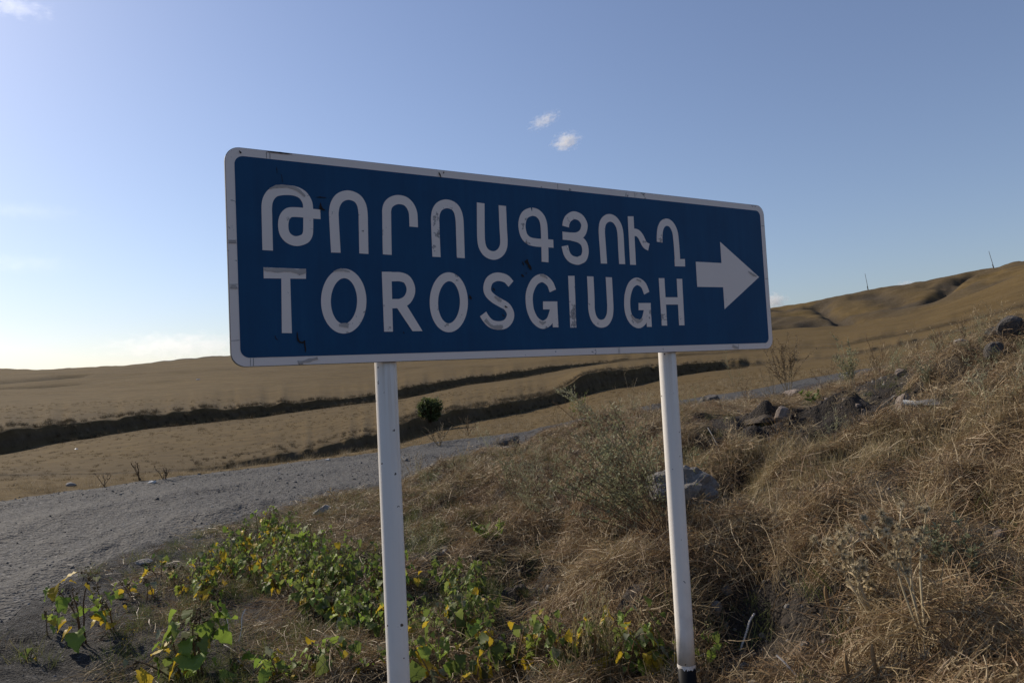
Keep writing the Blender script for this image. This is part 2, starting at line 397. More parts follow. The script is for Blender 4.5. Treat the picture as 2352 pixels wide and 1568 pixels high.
# the land behind the camera: both ends of the fan run into one level profile
back = smooth01(D(52), D(100), np.abs(cols))
for i, Lk in enumerate(LINES):
    mid = 0.5 * (Lk[0][0] + Lk[0][-1])
    zb = 0.0 if i < 12 else 0.5 * (Lk[1][0] + Lk[1][-1])
    Lk[0] = Lk[0] * (1 - back) + mid * back
    Lk[1] = Lk[1] * (1 - back) + zb * back
    ker = np.hanning(9); ker /= ker.sum()
    for q in (0, 1):
        Lk[q] = np.convolve(np.pad(Lk[q], 4, mode='edge'), ker, 'valid')
# ragged road edges
xx = np.sin(cols) * 40; 
LINES[6][0] += LINES[6][0] * 0.035 * fbm(cols * 60, cols * 0 + 2) * 2
LINES[7][0] += LINES[7][0] * 0.012 * fbm(cols * 70, cols * 0 + 9) * 2
LINES[9][0] += LINES[9][0] * 0.02 * fbm(cols * 90, cols * 0 + 4) * 2
LINES[9][1] += 0.35 * fbm(cols * 70, cols * 0 + 14) * smooth01(480, 900, 1176 + FPX * np.tan(np.clip(cols, -1, 1)))
LINES[11][1] += 0.5 * fbm(cols * 60, cols * 0 + 24)
LINES[15][1] += 1.2 * fbm(cols * 50, cols * 0 + 34)
Rr, Zz, Tt = [], [], []
for i in range(len(LINES) - 1):
    for q in range(ROWS[i]):
        t = q / ROWS[i]
        Rr.append(LINES[i][0] * (1 - t) + LINES[i + 1][0] * t)
        Zz.append(LINES[i][1] * (1 - t) + LINES[i + 1][1] * t)
        Tt.append(i + t)
Rr.append(LINES[-1][0]); Zz.append(LINES[-1][1]); Tt.append(len(LINES) - 1.0)
Rr = np.array(Rr); Zz = np.array(Zz); Tt = np.array(Tt)
Rr = np.maximum.accumulate(Rr + np.arange(len(Tt))[:, None] * 1e-5, axis=0)
X = Rr * np.sin(cols)[None]; Y = Rr * np.cos(cols)[None]
TT = np.repeat(Tt[:, None], NA, 1)
# round the breaks of slope along each ray
ker = np.array([1, 2, 1]) / 4.0
for _ in range(2):
    Zs = Zz.copy(); Zs[1:-1] = (Zz[:-2] + 2 * Zz[1:-1] + Zz[2:]) / 4; Zz = Zs
verge_w = smooth01(0.3, 1.2, TT) * (1 - smooth01(5.2, 6.0, TT))
road_w = smooth01(5.9, 6.05, TT) * (1 - smooth01(6.95, 7.1, TT))
field_w = smooth01(7.05, 7.6, TT)
PXc = 1176 + FPX * np.tan(np.clip(cols, -1.2, 1.2))
lump = smooth01(500, 1300, PXc)[None] * (1 - .7 * smooth01(4.2, 4.9, TT))
Zz += verge_w * (0.26 * fbm(X * 0.9, Y * 0.9, 3) * (0.25 + 0.75 * lump) + 0.62 * fbm(X * 1.7 + 4, Y * 1.7, 3) * (0.12 + 0.88 * lump) + 0.16 * fbm(X * 5 + 2, Y * 5, 2) * lump + 0.12 * fbm(X * 6 + 2, Y * 6, 3) * smooth01(2.6, 2.9, TT) * (1 - smooth01(3.9, 4.2, TT)) * smooth01(1500, 1600, PXc)[None] + 0.05 * fbm(X * 9, Y * 9, 2))
Zz -= 0.24 * np.exp(-((X - 0.80) ** 2 + (Y - 2.85) ** 2) / 0.30)
Zz += road_w * (0.10 * fbm(X * 0.5, Y * 0.5, 3) + 0.035 * fbm(X * 2.5, Y * 2.5, 3) + 0.03 * fbm(X * 7, Y * 7, 2)
    + (0.09 * np.exp(-((TT - 6.12) / .05) ** 2) + 0.05 * np.exp(-((TT - 6.55) / .06) ** 2) + 0.06 * np.exp(-((TT - 6.9) / .05) ** 2)) * np.clip(.6 + 2 * fbm(X * .4, Y * .4 + 7, 3), 0, 1.4))
Zz += field_w * (np.clip(Rr / 120, 0.1, 1.3) * (0.55 * fbm(X * 0.09, Y * 0.09, 3) + 0.03 * fbm(X * 0.6, Y * 0.6, 2)) * (1 - smooth01(14.3, 15, TT) * 0.5))
bankw = np.clip(1 - np.abs(TT - 8.5) / 0.8, 0, 1) + np.clip(1 - np.abs(TT - 10.5) / 0.8, 0, 1)
Zz += bankw * 0.22 * fbm(X * 0.5, Y * 0.5, 3) * (Rr > 15)
# gullies washed into the far hill
BARE = np.clip(bankw, 0, 1) * 0.8
def carve(pts, width, depth, bare=1.0):
    global Zz
    P = []
    for px, py, r in pts:
        a, t = ray(px, py); P.append((r * math.sin(a), r * math.cos(a)))
    dmin = np.full(X.shape, 1e9); side = np.zeros(X.shape)
    for (x0, y0), (x1, y1) in zip(P[:-1], P[1:]):
        dx, dy = x1 - x0, y1 - y0; LL = dx * dx + dy * dy
        t = np.clip(((X - x0) * dx + (Y - y0) * dy) / LL, 0, 1)
        d = np.hypot(X - x0 - t * dx, Y - y0 - t * dy)
        dmin = np.minimum(dmin, d)
    dmin = dmin + 0.9 * width * fbm(X / width * 0.7, Y / width * 0.7, 3)
    g = np.exp(-(dmin / width) ** 2)
    Zz -= depth * g
    BARE[:] = np.maximum(BARE, bare * g)
carve([(2238, 645, 322), (2195, 668, 306), (2165, 690, 286), (2135, 708, 270)], 3.2, 3.0)
carve([(2215, 655, 315), (2185, 662, 315), (2160, 672, 305)], 2.5, 1.6)
carve([(1875, 712, 322), (1905, 728, 292), (1935, 740, 268), (1965, 748, 252)], 3.0, 2.6)
carve([(1800, 716, 325), (1840, 718, 318), (1880, 712, 325)], 5, 2.0)
carve([(2000, 690, 320), (2040, 700, 300), (2080, 715, 275)], 5, 1.2, .6)
carve([(1785, 745, 262), (1840, 748, 262), (1880, 740, 270)], 4, 2.2)
hillrough = smooth01(13.9, 14.4, TT) * (1 - smooth01(14.9, 15.1, TT)) * smooth01(1500, 1750, PXc)[None]
Zz += hillrough * (3.0 * fbm(X * .05, Y * .05, 3) + 1.6 * fbm(X * .16, Y * .16, 3))
carve([(40, 875, 150), (110, 868, 160), (170, 862, 170)], 4, 1.6)
carve([(-20, 885, 125), (60, 888, 125), (140, 886, 128)], 3, 1.0)
carve([(1350, 822, 150), (1395, 820, 152)], 3, 1.4)
ridge = smooth01(14.2, 15, TT) * (1 - smooth01(15, 15.5, TT))
BARE = np.clip(BARE + 0.55 * ridge * (fbm(X * 0.05, Y * 0.05, 3) > 0.0) + 0.7 * smooth01(13.9, 14.3, TT) * (1 - smooth01(15, 15.4, TT)) * smooth01(0.02, 0.16, fbm(X * 0.03 + 3, Y * 0.03, 4)), 0, 1)
GRIT = smooth01(900, 250, PXc)[None] * (0.15 + 0.85 * smooth01(3.2, 5, TT)) + 0.75 * smooth01(430, 60, PXc)[None] + 0.9 * smooth01(4.6, 5.1, TT) * (PXc < 1100)[None]
GRIT = np.clip(GRIT, 0, 1) * (TT < 6.2)

def strip(name, r0, r1, mat):
    n = r1 - r0 + 1
    v = np.stack([X[r0:r1 + 1], Y[r0:r1 + 1], Zz[r0:r1 + 1]], -1).reshape(-1, 3)
    i, j = np.meshgrid(np.arange(n - 1), np.arange(NA - 1), indexing='ij')
    a = (i * NA + j).ravel()
    f = np.stack([a, a + 1, a + NA + 1, a + NA], -1)
    me = bpy.data.meshes.new(name)
    me.vertices.add(len(v)); me.vertices.foreach_set('co', v.ravel().astype(np.float32))
    me.loops.add(f.size); me.loops.foreach_set('vertex_index', f.ravel().astype(np.int32))
    me.polygons.add(len(f)); me.polygons.foreach_set('loop_start', np.arange(0, f.size, 4, dtype=np.int32))
    me.polygons.foreach_set('use_smooth', np.ones(len(f), bool))
    me.update(calc_edges=True)
    uv = me.uv_layers.new(name='loft')
    U = np.repeat((cols * 25)[None], n, 0).ravel()
    V = np.repeat(Tt[r0:r1 + 1, None] * 1.0, NA, 1).ravel()
    uvs = np.stack([U[f.ravel()], V[f.ravel()]], -1)
    uv.data.foreach_set('uv', uvs.ravel().astype(np.float32))
    for nm, arr in (('grit', GRIT), ('bare', BARE)):
        at = me.attributes.new(nm, 'FLOAT', 'POINT'); at.data.foreach_set('value', arr[r0:r1 + 1].ravel().astype(np.float32))
    me.materials.append(mat)
    o = link(name, me)
    o['kind'] = 'structure'
    return o
cum = np.concatenate([[0], np.cumsum(ROWS)])
tag(strip('ground', 0, cum[6], M['verge']), 'rough roadside verge of dark soil rising to the right')
tag(strip('road', cum[6], cum[7], M['road']), 'grey gravel road running behind the sign')
tag(strip('hills', cum[7], cum[-1], M['field']), 'dry golden hillside fields beyond the road')

# lookup tables: height and loft parameter on a regular (azimuth, log distance) grid
GA = np.linspace(D(-60), D(60), 1201); GL = np.linspace(math.log(0.4), math.log(500), 1400)
ia = np.clip(np.searchsorted(cols, GA) - 1, 0, NA - 2); fa = (GA - cols[ia]) / (cols[ia + 1] - cols[ia])
TZ = np.empty((len(GA), len(GL))); TP = np.empty_like(TZ)
er = np.exp(GL)
for q in range(len(GA)):
    rr = Rr[:, ia[q]] * (1 - fa[q]) + Rr[:, ia[q] + 1] * fa[q]
    zz = Zz[:, ia[q]] * (1 - fa[q]) + Zz[:, ia[q] + 1] * fa[q]
    TZ[q] = np.interp(er, rr, zz); TP[q] = np.interp(er, rr, Tt)
def _look(T, az, r):
    a = np.clip((np.asarray(az) - GA[0]) / (GA[1] - GA[0]), 0, len(GA) - 1.001); b = np.clip((np.log(r) - GL[0]) / (GL[1] - GL[0]), 0, len(GL) - 1.001)
    i = a.astype(int); j = b.astype(int); p = a - i; q = b - j
    return (T[i, j] * (1 - p) + T[i + 1, j] * p) * (1 - q) + (T[i, j + 1] * (1 - p) + T[i + 1, j + 1] * p) * q
def height(x, y): return _look(TZ, np.arctan2(x, y), np.hypot(x, y))
def param(x, y): return _look(TP, np.arctan2(x, y), np.hypot(x, y))
def ground_at(px, py, rmin=1.2):
    """the first point of the land along the sight line through a photo pixel"""
    a, t = ray(px, py)
    r = np.exp(np.linspace(math.log(rmin), math.log(480), 4000))
    z = _look(TZ, np.full_like(r, a), r)
    hit = np.nonzero(EYE + r * t <= z)[0]
    k = hit[0] if len(hit) else len(r) - 1
    return np.array([r[k] * math.sin(a), r[k] * math.cos(a), z[k]])
def px_scale(p): return float(np.dot(p - np.array([0, 0, EYE]), _f)) / FPX      # metres per photo pixel at that depth
def pix_of(P):
    q = np.asarray(P) - np.array([0, 0, EYE]); d = q @ _f
    return 1176 + FPX * (q @ RT) / d, 784 - FPX * (q @ UP) / d

# ------------------------------------------------------------------ the road sign
SA = 0.5232; SW, SH = 2.4699, 0.70
SX, SY, SZ = -0.8756, 2.1936, EYE + 0.0776
PS = (0.5201, 1.8357); PR = 0.0387; PBACK = 0.052
def paint_white():
    m, n, l, b = nodes_of('sign_white')
    tc = n.new('ShaderNodeTexCoord'); P = tc.outputs['Object']
    a = noise(n, 5, 6, 0.6); l.new(P, a.inputs['Vector'])
    c = noise(n, 26, 6, 0.7); l.new(P, c.inputs['Vector'])
    v = n.new('ShaderNodeTexVoronoi'); v.feature = 'DISTANCE_TO_EDGE'; v.inputs['Scale'].default_value = 130; l.new(P, v.inputs['Vector'])
    base = mixc(n, l, a.outputs[0], (0.84, 0.71, 0.62), (0.90, 0.78, 0.69))
    peel = ramp(n, [(0.625, (0, 0, 0)), (0.64, (1, 1, 1))])
    l.new(math_(n, l, 'ADD', math_(n, l, 'MULTIPLY', a.outputs[0], 0.62), math_(n, l, 'MULTIPLY', c.outputs[0], 0.45)), peel.inputs[0])
    crack = mixc(n, l, math_(n, l, 'LESS_THAN', v.outputs[0], 0.09), (0.50, 0.44, 0.41), (0.27, 0.24, 0.22))
    l.new(mixc(n, l, peel.outputs[0], base, crack), b.inputs['Base Color'])
    b.inputs['Roughness'].default_value = 0.6
    b.inputs['Specular IOR Level'].default_value = 0.3
    return m
def paint_blue():
    m, n, l, b = nodes_of('sign_blue')
    tc = n.new('ShaderNodeTexCoord'); P = tc.outputs['Object']
    a = noise(n, 3.5, 6, 0.65); l.new(P, a.inputs['Vector'])
    mp = n.new('ShaderNodeMapping'); mp.inputs['Scale'].default_value = (30, 1, 1.6); l.new(P, mp.inputs[0])
    s = noise(n, 1.0, 5, 0.6); l.new(mp.outputs[0], s.inputs['Vector'])
    r = ramp(n, [(0.3, (0.005, 0.048, 0.12)), (0.55, (0.006, 0.065, 0.155)), (0.75, (0.011, 0.084, 0.18))])
    l.new(math_(n, l, 'ADD', math_(n, l, 'MULTIPLY', a.outputs[0], 0.6), math_(n, l, 'MULTIPLY', s.outputs[0], 0.4)), r.inputs[0])
    sp = noise(n, 70, 3, 0.6); l.new(P, sp.inputs['Vector'])
    q = ramp(n, [(0.735, (0, 0, 0)), (0.76, (1, 1, 1))])
    l.new(math_(n, l, 'ADD', math_(n, l, 'MULTIPLY', sp.outputs[0], 0.75), math_(n, l, 'MULTIPLY', a.outputs[0], 0.32)), q.inputs[0])
    l.new(mixc(n, l, q.outputs[0], r.outputs[0], (0.02, 0.016, 0.014)), b.inputs['Base Color'])
    b.inputs['Roughness'].default_value = 0.55
    b.inputs['Specular IOR Level'].default_value = 0.25
    return m
def steel(name, c, rough=0.6):
    m, n, l, b = nodes_of(name)
    tc = n.new('ShaderNodeTexCoord'); a = noise(n, 14, 6, 0.6); l.new(tc.outputs['Object'], a.inputs['Vector'])
    l.new(mixc(n, l, a.outputs[0], tuple(x * 0.6 for x in c), tuple(x * 1.3 for x in c)), b.inputs['Base Color'])
    b.inputs['Roughness'].default_value = rough
    return m
def post_paint():
    m, n, l, b = nodes_of('post_white')
    tc = n.new('ShaderNodeTexCoord'); P = tc.outputs['Object']
    mp = n.new('ShaderNodeMapping'); mp.inputs['Scale'].default_value = (40, 40, 1.5); l.new(P, mp.inputs[0])
    s = noise(n, 1, 5, 0.6); l.new(mp.outputs[0], s.inputs['Vector'])
    a = noise(n, 9, 5, 0.6); l.new(P, a.inputs['Vector'])
    base = mixc(n, l, s.outputs[0], (0.78, 0.735, 0.665), (0.90, 0.855, 0.785))
    sp = n.new('ShaderNodeSeparateXYZ'); l.new(P, sp.inputs[0])
    # rust run down from the clamp under the panel
    up = n.new('ShaderNodeMapRange'); up.inputs[1].default_value = 1.0; up.inputs[2].default_value = 1.62; l.new(sp.outputs[2], up.inputs[0])
    st = ramp(n, [(0.50, (0, 0, 0)), (0.66, (1, 1, 1))]); l.new(s.outputs[0], st.inputs[0])
    f = math_(n, l, 'MULTIPLY', math_(n, l, 'MULTIPLY', up.outputs[0], st.outputs[0]), 0.45, True)
    col = mixc(n, l, f, base, (0.42, 0.30, 0.17))
    k = noise(n, 45, 2, 0.5); l.new(P, k.inputs['Vector'])
    chip = ramp(n, [(0.715, (0, 0, 0)), (0.73, (1, 1, 1))]); l.new(k.outputs[0], chip.inputs[0])
    lo = n.new('ShaderNodeMapRange'); lo.inputs[1].default_value = 0.62; lo.inputs[2].default_value = 0.12; l.new(sp.outputs[2], lo.inputs[0])
    mud = ramp(n, [(0.45, (0, 0, 0)), (0.62, (1, 1, 1))]); l.new(a.outputs[0], mud.inputs[0])
    col = mixc(n, l, math_(n, l, 'MULTIPLY', math_(n, l, 'MULTIPLY', lo.outputs[0], mud.outputs[0]), 0.45, True), col, (0.30, 0.25, 0.19))
    col = mixc(n, l, chip.outputs[0], col, (0.07, 0.055, 0.045))
    l.new(col, b.inputs['Base Color']); b.inputs['Roughness'].default_value = 0.38
    bump(n, l, math_(n, l, 'ADD', a.outputs[0], math_(n, l, 'MULTIPLY', s.outputs[0], 0.4)), 0.25, 0.004, b)
    return m
M['s_white'] = paint_white(); M['s_blue'] = paint_blue(); M['s_steel'] = steel('sign_steel', (0.07, 0.06, 0.055))
M['post'] = post_paint(); M['post_black'] = steel('post_black', (0.012, 0.012, 0.013), 0.5); M['post_black'].node_tree.nodes['Principled BSDF'].inputs['Specular IOR Level'].default_value = 0.08; M['rust'] = steel('rust_mark', (0.02, 0.014, 0.011), 0.9)
M['seam'] = steel('seam_grey', (0.16, 0.15, 0.15), 0.8)

dvec = np.array([math.cos(SA), math.sin(SA), 0]); nvec = np.array([-math.sin(SA), math.cos(SA), 0])
s_base = np.array([SX, SY, 0]) + dvec * SW / 2
s_base[2] = float(height(s_base[0], s_base[1]))
sign = empty('road_sign', s_base, SA)
tag(sign, 'blue road sign with white lettering and arrow on two white posts', 'road sign')
LX = -SW / 2; LZ = SZ - s_base[2]             # sign-plane (u, v) -> local (LX + u, y, LZ + v)
def rrect(u0, v0, u1, v1, r, k=8):
    out = []
    for cx, cy, a0 in ((u1 - r, v0 + r, -90), (u1 - r, v1 - r, 0), (u0 + r, v1 - r, 90), (u0 + r, v0 + r, 180)):
        for q in range(k + 1):
            t = D(a0 + 90 * q / k); out.append((cx + r * math.cos(t), cy + r * math.sin(t)))
    return out
def sheet(name, poly, y, mat, parent, thick=0.0):
    n = len(poly)
    v = [(LX + u, y, LZ + w) for u, w in poly]; f = [tuple(range(n))]
    if thick:
        v += [(LX + u, y + thick, LZ + w) for u, w in poly]
        f += [tuple(range(2 * n - 1, n - 1, -1))] + [(i, n + i, n + (i + 1) % n, (i + 1) % n) for i in range(n)]
    return link(name, mesh_of(name, v, f, mat), parent)
panel = sheet('panel', rrect(0, 0, SW, SH, 0.046), 0.0, M['s_steel'], sign, 0.014)
sheet('border', rrect(0.0015, 0.0015, SW - 0.0015, SH - 0.0015, 0.0445), -0.0007, M['s_white'], panel)
sheet('blue_field', rrect(0.0285, 0.0285, SW - 0.0285, SH - 0.0275, 0.028), -0.0014, M['s_blue'], panel)
# stiffening rails on the back
for v0 in (0.13, 0.53):
    bx = MB(); x0, x1 = LX + 0.08, LX + SW - 0.08
    V = [(x, y, z) for x in (x0, x1) for y in (0.0145, 0.0125 + 0.0) for z in (LZ + v0, LZ + v0 + 0.03)]
    V = [(x0, 0.0142, LZ + v0), (x1, 0.0142, LZ + v0), (x1, 0.0142, LZ + v0 + .03), (x0, 0.0142, LZ + v0 + .03), (x0, 0.024, LZ + v0), (x1, 0.024, LZ + v0), (x1, 0.024, LZ + v0 + .03), (x0, 0.024, LZ + v0 + .03)]
    bx.add(V, [(0, 1, 2, 3), (7, 6, 5, 4), (0, 4, 5, 1), (1, 5, 6, 2), (2, 6, 7, 3), (3, 7, 4, 0)])
    bx.build('rail', M['s_steel'], panel)

LETTERS = [
 ('to_', [('s', [(0.1211, 0.3721), (0.1217, 0.444), (0.1222, 0.4832), (0.1236, 0.5226), (0.1324, 0.548), (0.1494, 0.5653), (0.1781, 0.5733), (0.2118, 0.5738), (0.2381, 0.563), (0.2525, 0.5405), (0.255, 0.5179), (0.2542, 0.485), (0.2529, 0.4521)]), ('s', [(0.2529, 0.4521), (0.2502, 0.4318), (0.2398, 0.4161), (0.2141, 0.4068), (0.1913, 0.4125), (0.1762, 0.43), (0.1724, 0.457), (0.1772, 0.4821), (0.1897, 0.498), (0.2043, 0.5025), (0.2285, 0.5033), (0.2579, 0.5019), (0.2951, 0.5015)])]),
 ('vo1', [('s', [(0.3424, 0.3745), (0.3413, 0.4319), (0.3406, 0.4883), (0.3412, 0.5141), (0.3474, 0.5404), (0.3638, 0.5635), (0.3919, 0.5752), (0.4215, 0.5683), (0.4376, 0.5475), (0.4426, 0.5163), (0.4417, 0.4637), (0.4398, 0.3752)])]),
 ('re', [('s', [(0.5242, 0.3756), (0.526, 0.4476), (0.5281, 0.5118), (0.5291, 0.5333), (0.5356, 0.5526), (0.5519, 0.5674), (0.5747, 0.5747), (0.6, 0.5713), (0.6175, 0.5563), (0.6267, 0.5352), (0.6284, 0.5135), (0.6279, 0.4801)])]),
 ('vo2', [('s', [(0.7116, 0.3753), (0.7119, 0.4361), (0.7126, 0.4916), (0.7135, 0.5194), (0.7197, 0.5448), (0.7352, 0.5644), (0.7616, 0.5744), (0.7887, 0.5686), (0.8043, 0.5511), (0.8112, 0.5205), (0.811, 0.4639), (0.8095, 0.3754)])]),
 ('se', [('s', [(0.904, 0.5891), (0.9015, 0.5382), (0.8993, 0.492), (0.8984, 0.446), (0.9037, 0.4187), (0.9198, 0.3982), (0.9483, 0.3902), (0.9751, 0.4007), (0.9917, 0.4229), (0.9968, 0.4512), (0.9965, 0.498), (0.9976, 0.5861)])]),
 ('gim', [('s', [(1.2236, 0.4495), (1.1809, 0.45), (1.1376, 0.4505), (1.1075, 0.4568), (1.0877, 0.4767), (1.0811, 0.5129), (1.0893, 0.5449), (1.1057, 0.5629), (1.1308, 0.5727)]), ('s', [(1.1308, 0.5727), (1.1551, 0.5681), (1.1743, 0.5508), (1.1825, 0.5247), (1.1832, 0.4821), (1.1819, 0.4288), (1.1792, 0.374)])]),
 ('yi', [('s', [(1.2879, 0.5228), (1.2917, 0.5399), (1.3049, 0.5588), (1.3321, 0.5722), (1.3633, 0.565), (1.3803, 0.543), (1.3801, 0.5236), (1.3684, 0.5009), (1.3441, 0.4868), (1.311, 0.4839), (1.2702, 0.4849)]), ('s', [(1.3109, 0.4828), (1.3498, 0.4751), (1.3736, 0.4571), (1.3793, 0.4271), (1.3692, 0.3992), (1.3497, 0.3886), (1.333, 0.3847), (1.3041, 0.3922), (1.2861, 0.4121), (1.2781, 0.4436)])]),
 ('vo3', [('s', [(1.4712, 0.3788), (1.4702, 0.4424), (1.4692, 0.4983), (1.4705, 0.5236), (1.4774, 0.5493), (1.4927, 0.5661), (1.5143, 0.5744), (1.5385, 0.5693), (1.5581, 0.5489), (1.5674, 0.5153), (1.5673, 0.447), (1.5674, 0.38)])]),
 ('vyun', [('p', [(1.613, 0.5876), (1.6453, 0.5898), (1.6424, 0.3792), (1.6104, 0.3787)]), ('s', [(1.6349, 0.521), (1.6604, 0.5184), (1.6776, 0.5043), (1.6904, 0.4818), (1.7025, 0.4667), (1.7205, 0.4595)])]),
 ('ghat', [('s', [(1.7842, 0.4849), (1.7871, 0.5164), (1.7945, 0.5464), (1.8103, 0.5682), (1.8336, 0.5768), (1.8586, 0.5683), (1.8772, 0.5395), (1.8819, 0.4978), (1.8829, 0.4499), (1.8827, 0.3973)]), ('p', [(1.8637, 0.3805), (1.8652, 0.4121), (1.9274, 0.4158), (1.9258, 0.382)])]),
 ('T', [('p', [(0.1062, 0.3166), (0.2407, 0.3156), (0.2395, 0.2831), (0.1059, 0.2812)]), ('p', [(0.1607, 0.2914), (0.1887, 0.2922), (0.1878, 0.1043), (0.1563, 0.1052)])]),
 ('O1', [('c', [(0.4254, 0.2112), (0.4222, 0.1866), (0.4149, 0.1638), (0.4041, 0.1442), (0.3905, 0.1294), (0.3752, 0.1201), (0.3592, 0.1171), (0.3436, 0.1205), (0.3294, 0.1299), (0.3175, 0.1447), (0.3088, 0.1639), (0.3037, 0.1862), (0.3027, 0.2101), (0.3057, 0.2341), (0.3126, 0.2566), (0.323, 0.2761), (0.3362, 0.2913), (0.3513, 0.3011), (0.3674, 0.3048), (0.3832, 0.302), (0.3978, 0.2929), (0.4101, 0.2782), (0.4192, 0.2587), (0.4244, 0.2358)])]),
 ('R', [('p', [(0.5015, 0.3145), (0.5367, 0.3155), (0.5329, 0.1053), (0.5007, 0.1057)]), ('s', [(0.5182, 0.2975), (0.5469, 0.2983), (0.5692, 0.2983), (0.5924, 0.2898), (0.6053, 0.266), (0.6046, 0.2418), (0.5904, 0.2175), (0.5673, 0.2051), (0.5422, 0.2033), (0.5202, 0.2031)]), ('p', [(0.5473, 0.1943), (0.5856, 0.2015), (0.6438, 0.106), (0.6055, 0.1059)])]),
 ('O2', [('c', [(0.8134, 0.2105), (0.8098, 0.1861), (0.8024, 0.1633), (0.7915, 0.1438), (0.7781, 0.129), (0.7629, 0.1198), (0.7472, 0.1168), (0.7319, 0.1201), (0.7181, 0.1295), (0.7067, 0.1442), (0.6983, 0.1634), (0.6937, 0.1856), (0.693, 0.2095), (0.6963, 0.2335), (0.7034, 0.256), (0.7139, 0.2754), (0.7271, 0.2906), (0.742, 0.3003), (0.7578, 0.3039), (0.7733, 0.3011), (0.7875, 0.292), (0.7993, 0.2773), (0.8079, 0.2578), (0.8127, 0.235)])]),
 ('S', [('s', [(1.0183, 0.2833), (0.9963, 0.3032), (0.9591, 0.3094), (0.9269, 0.2954), (0.9138, 0.2675), (0.918, 0.2449), (0.9395, 0.2251), (0.9671, 0.2102), (0.995, 0.1952), (1.0091, 0.1698), (1.0035, 0.1469), (0.985, 0.1292), (0.9558, 0.1234), (0.9249, 0.1297), (0.9062, 0.1448), (0.8908, 0.1672)])]),
 ('G1', [('s', [(1.2092, 0.2598), (1.1946, 0.2913), (1.1616, 0.3095), (1.1268, 0.295), (1.103, 0.258), (1.0963, 0.2216), (1.1007, 0.1802), (1.1194, 0.1438), (1.1517, 0.1249), (1.1836, 0.1383), (1.2015, 0.1698), (1.2096, 0.1963)]), ('p', [(1.1594, 0.217), (1.227, 0.2176), (1.2253, 0.1857), (1.1578, 0.1855)]), ('p', [(1.1981, 0.2015), (1.2258, 0.2016), (1.2257, 0.1143), (1.1987, 0.1145)])]),
 ('I', [('p', [(1.2865, 0.3219), (1.3178, 0.3228), (1.3128, 0.1124), (1.283, 0.1127)])]),
 ('U', [('s', [(1.3966, 0.3227), (1.3961, 0.2739), (1.3954, 0.23), (1.3939, 0.1863), (1.4014, 0.1535), (1.4168, 0.1343), (1.4379, 0.1271), (1.4644, 0.134), (1.4837, 0.1588), (1.4906, 0.1921), (1.4917, 0.2311), (1.4922, 0.3219)])]),
 ('G2', [('s', [(1.6929, 0.258), (1.676, 0.2934), (1.6421, 0.3081), (1.6101, 0.292), (1.5906, 0.2576), (1.5825, 0.2207), (1.5836, 0.1756), (1.602, 0.1389), (1.6368, 0.1228), (1.6675, 0.1386), (1.6828, 0.17), (1.6913, 0.1987)]), ('p', [(1.6434, 0.215), (1.7114, 0.2155), (1.7094, 0.1844), (1.6415, 0.1842)]), ('p', [(1.681, 0.1998), (1.71, 0.2), (1.7088, 0.1119), (1.6814, 0.1122)])]),
 ('H', [('p', [(1.7658, 0.3251), (1.7988, 0.3259), (1.7979, 0.1169), (1.7666, 0.1172)]), ('p', [(1.8703, 0.3248), (1.9028, 0.3256), (1.8994, 0.1173), (1.8671, 0.1175)]), ('p', [(1.7856, 0.2413), (1.8829, 0.2424), (1.8822, 0.2098), (1.7865, 0.2091)])]),
 ('arrow', [('p', [(1.9929, 0.4062), (2.1557, 0.4061), (2.1558, 0.506), (2.4031, 0.3472), (2.1555, 0.19), (2.156, 0.2928), (1.9922, 0.2915)])]),
]
SWID = 0.0326
def stroke_poly(P, w, closed=False):
    P = np.asarray(P)
    if closed: d = np.roll(P, -1, 0) - np.roll(P, 1, 0)
    else: d = np.gradient(P, axis=0)
    d /= np.linalg.norm(d, axis=1)[:, None]
    nn = np.stack([-d[:, 1], d[:, 0]], -1)
    return P + nn * w / 2, P - nn * w / 2
for name, items in LETTERS:
    mb = MB(); y = -0.0021
    for kind, P in items:
        if kind == 'p':
            mb.add([(LX + u, y, LZ + v) for u, v in P], [tuple(range(len(P)))])
        else:
            C = catmull(P, 5, kind == 'c')
            Lp, Rp = stroke_poly(C, SWID, kind == 'c')
            n = len(C); V = [(LX + u, y, LZ + v) for u, v in Lp] + [(LX + u, y, LZ + v) for u, v in Rp]
            mb.add(V, [(i, (i + 1) % n, n + (i + 1) % n, n + i) for i in range(n if kind == 'c' else n - 1)])
        y -= 0.0004
    mb.build('arrow' if name == 'arrow' else 'letter', M['s_white'], panel)
def mark(pts, w, name='rust_scratch', mat='rust', y=-0.0038):
    mb = MB(); C = catmull(pts, 4); n = len(C)
    ww = np.interp(np.linspace(0, 1, len(w)), np.linspace(0, 1, len(w)), w); ww = np.interp(np.linspace(0, 1, n), np.linspace(0, 1, len(w)), w)
    ww = ww * (1 + 0.5 * (np.random.default_rng(int(pts[0][0] * 1e4)).random(n) - 0.5))
    d = np.gradient(C, axis=0); d /= np.linalg.norm(d, axis=1)[:, None]; nn = np.stack([-d[:, 1], d[:, 0]], -1)
    A = C + nn * ww[:, None] / 2; B = C - nn * ww[:, None] / 2
    mb.add([(LX + u, y, LZ + v) for u, v in A] + [(LX + u, y, LZ + v) for u, v in B], [(i, i + 1, n + i + 1, n + i) for i in range(n - 1)])
    mb.build(name, M[mat], panel)
mark([(.2047, .108), (.205, .090), (.2085, .079), (.216, .0735), (.2225, .0745), (.2275, .0795)], [.002, .005, .006, .006, .005, .003])
mark([(.2272, .0795), (.2275, .066), (.2292, .054), (.2290, .0413)], [.004, .004, .005, .002])
mark([(.2967, .5415), (.2965, .53), (.2975, .518)], [.001, .008, .014])
mark([(.2975, .523), (.304, .519), (.312, .5165)], [.008, .006, .001])
mark([(.2824, .5582), (.298, .5597), (.3151, .5594)], [.001, .0035, .002])
mark([(.7355, .689), (.7395, .681), (.7457, .667)], [.003, .006, .001])
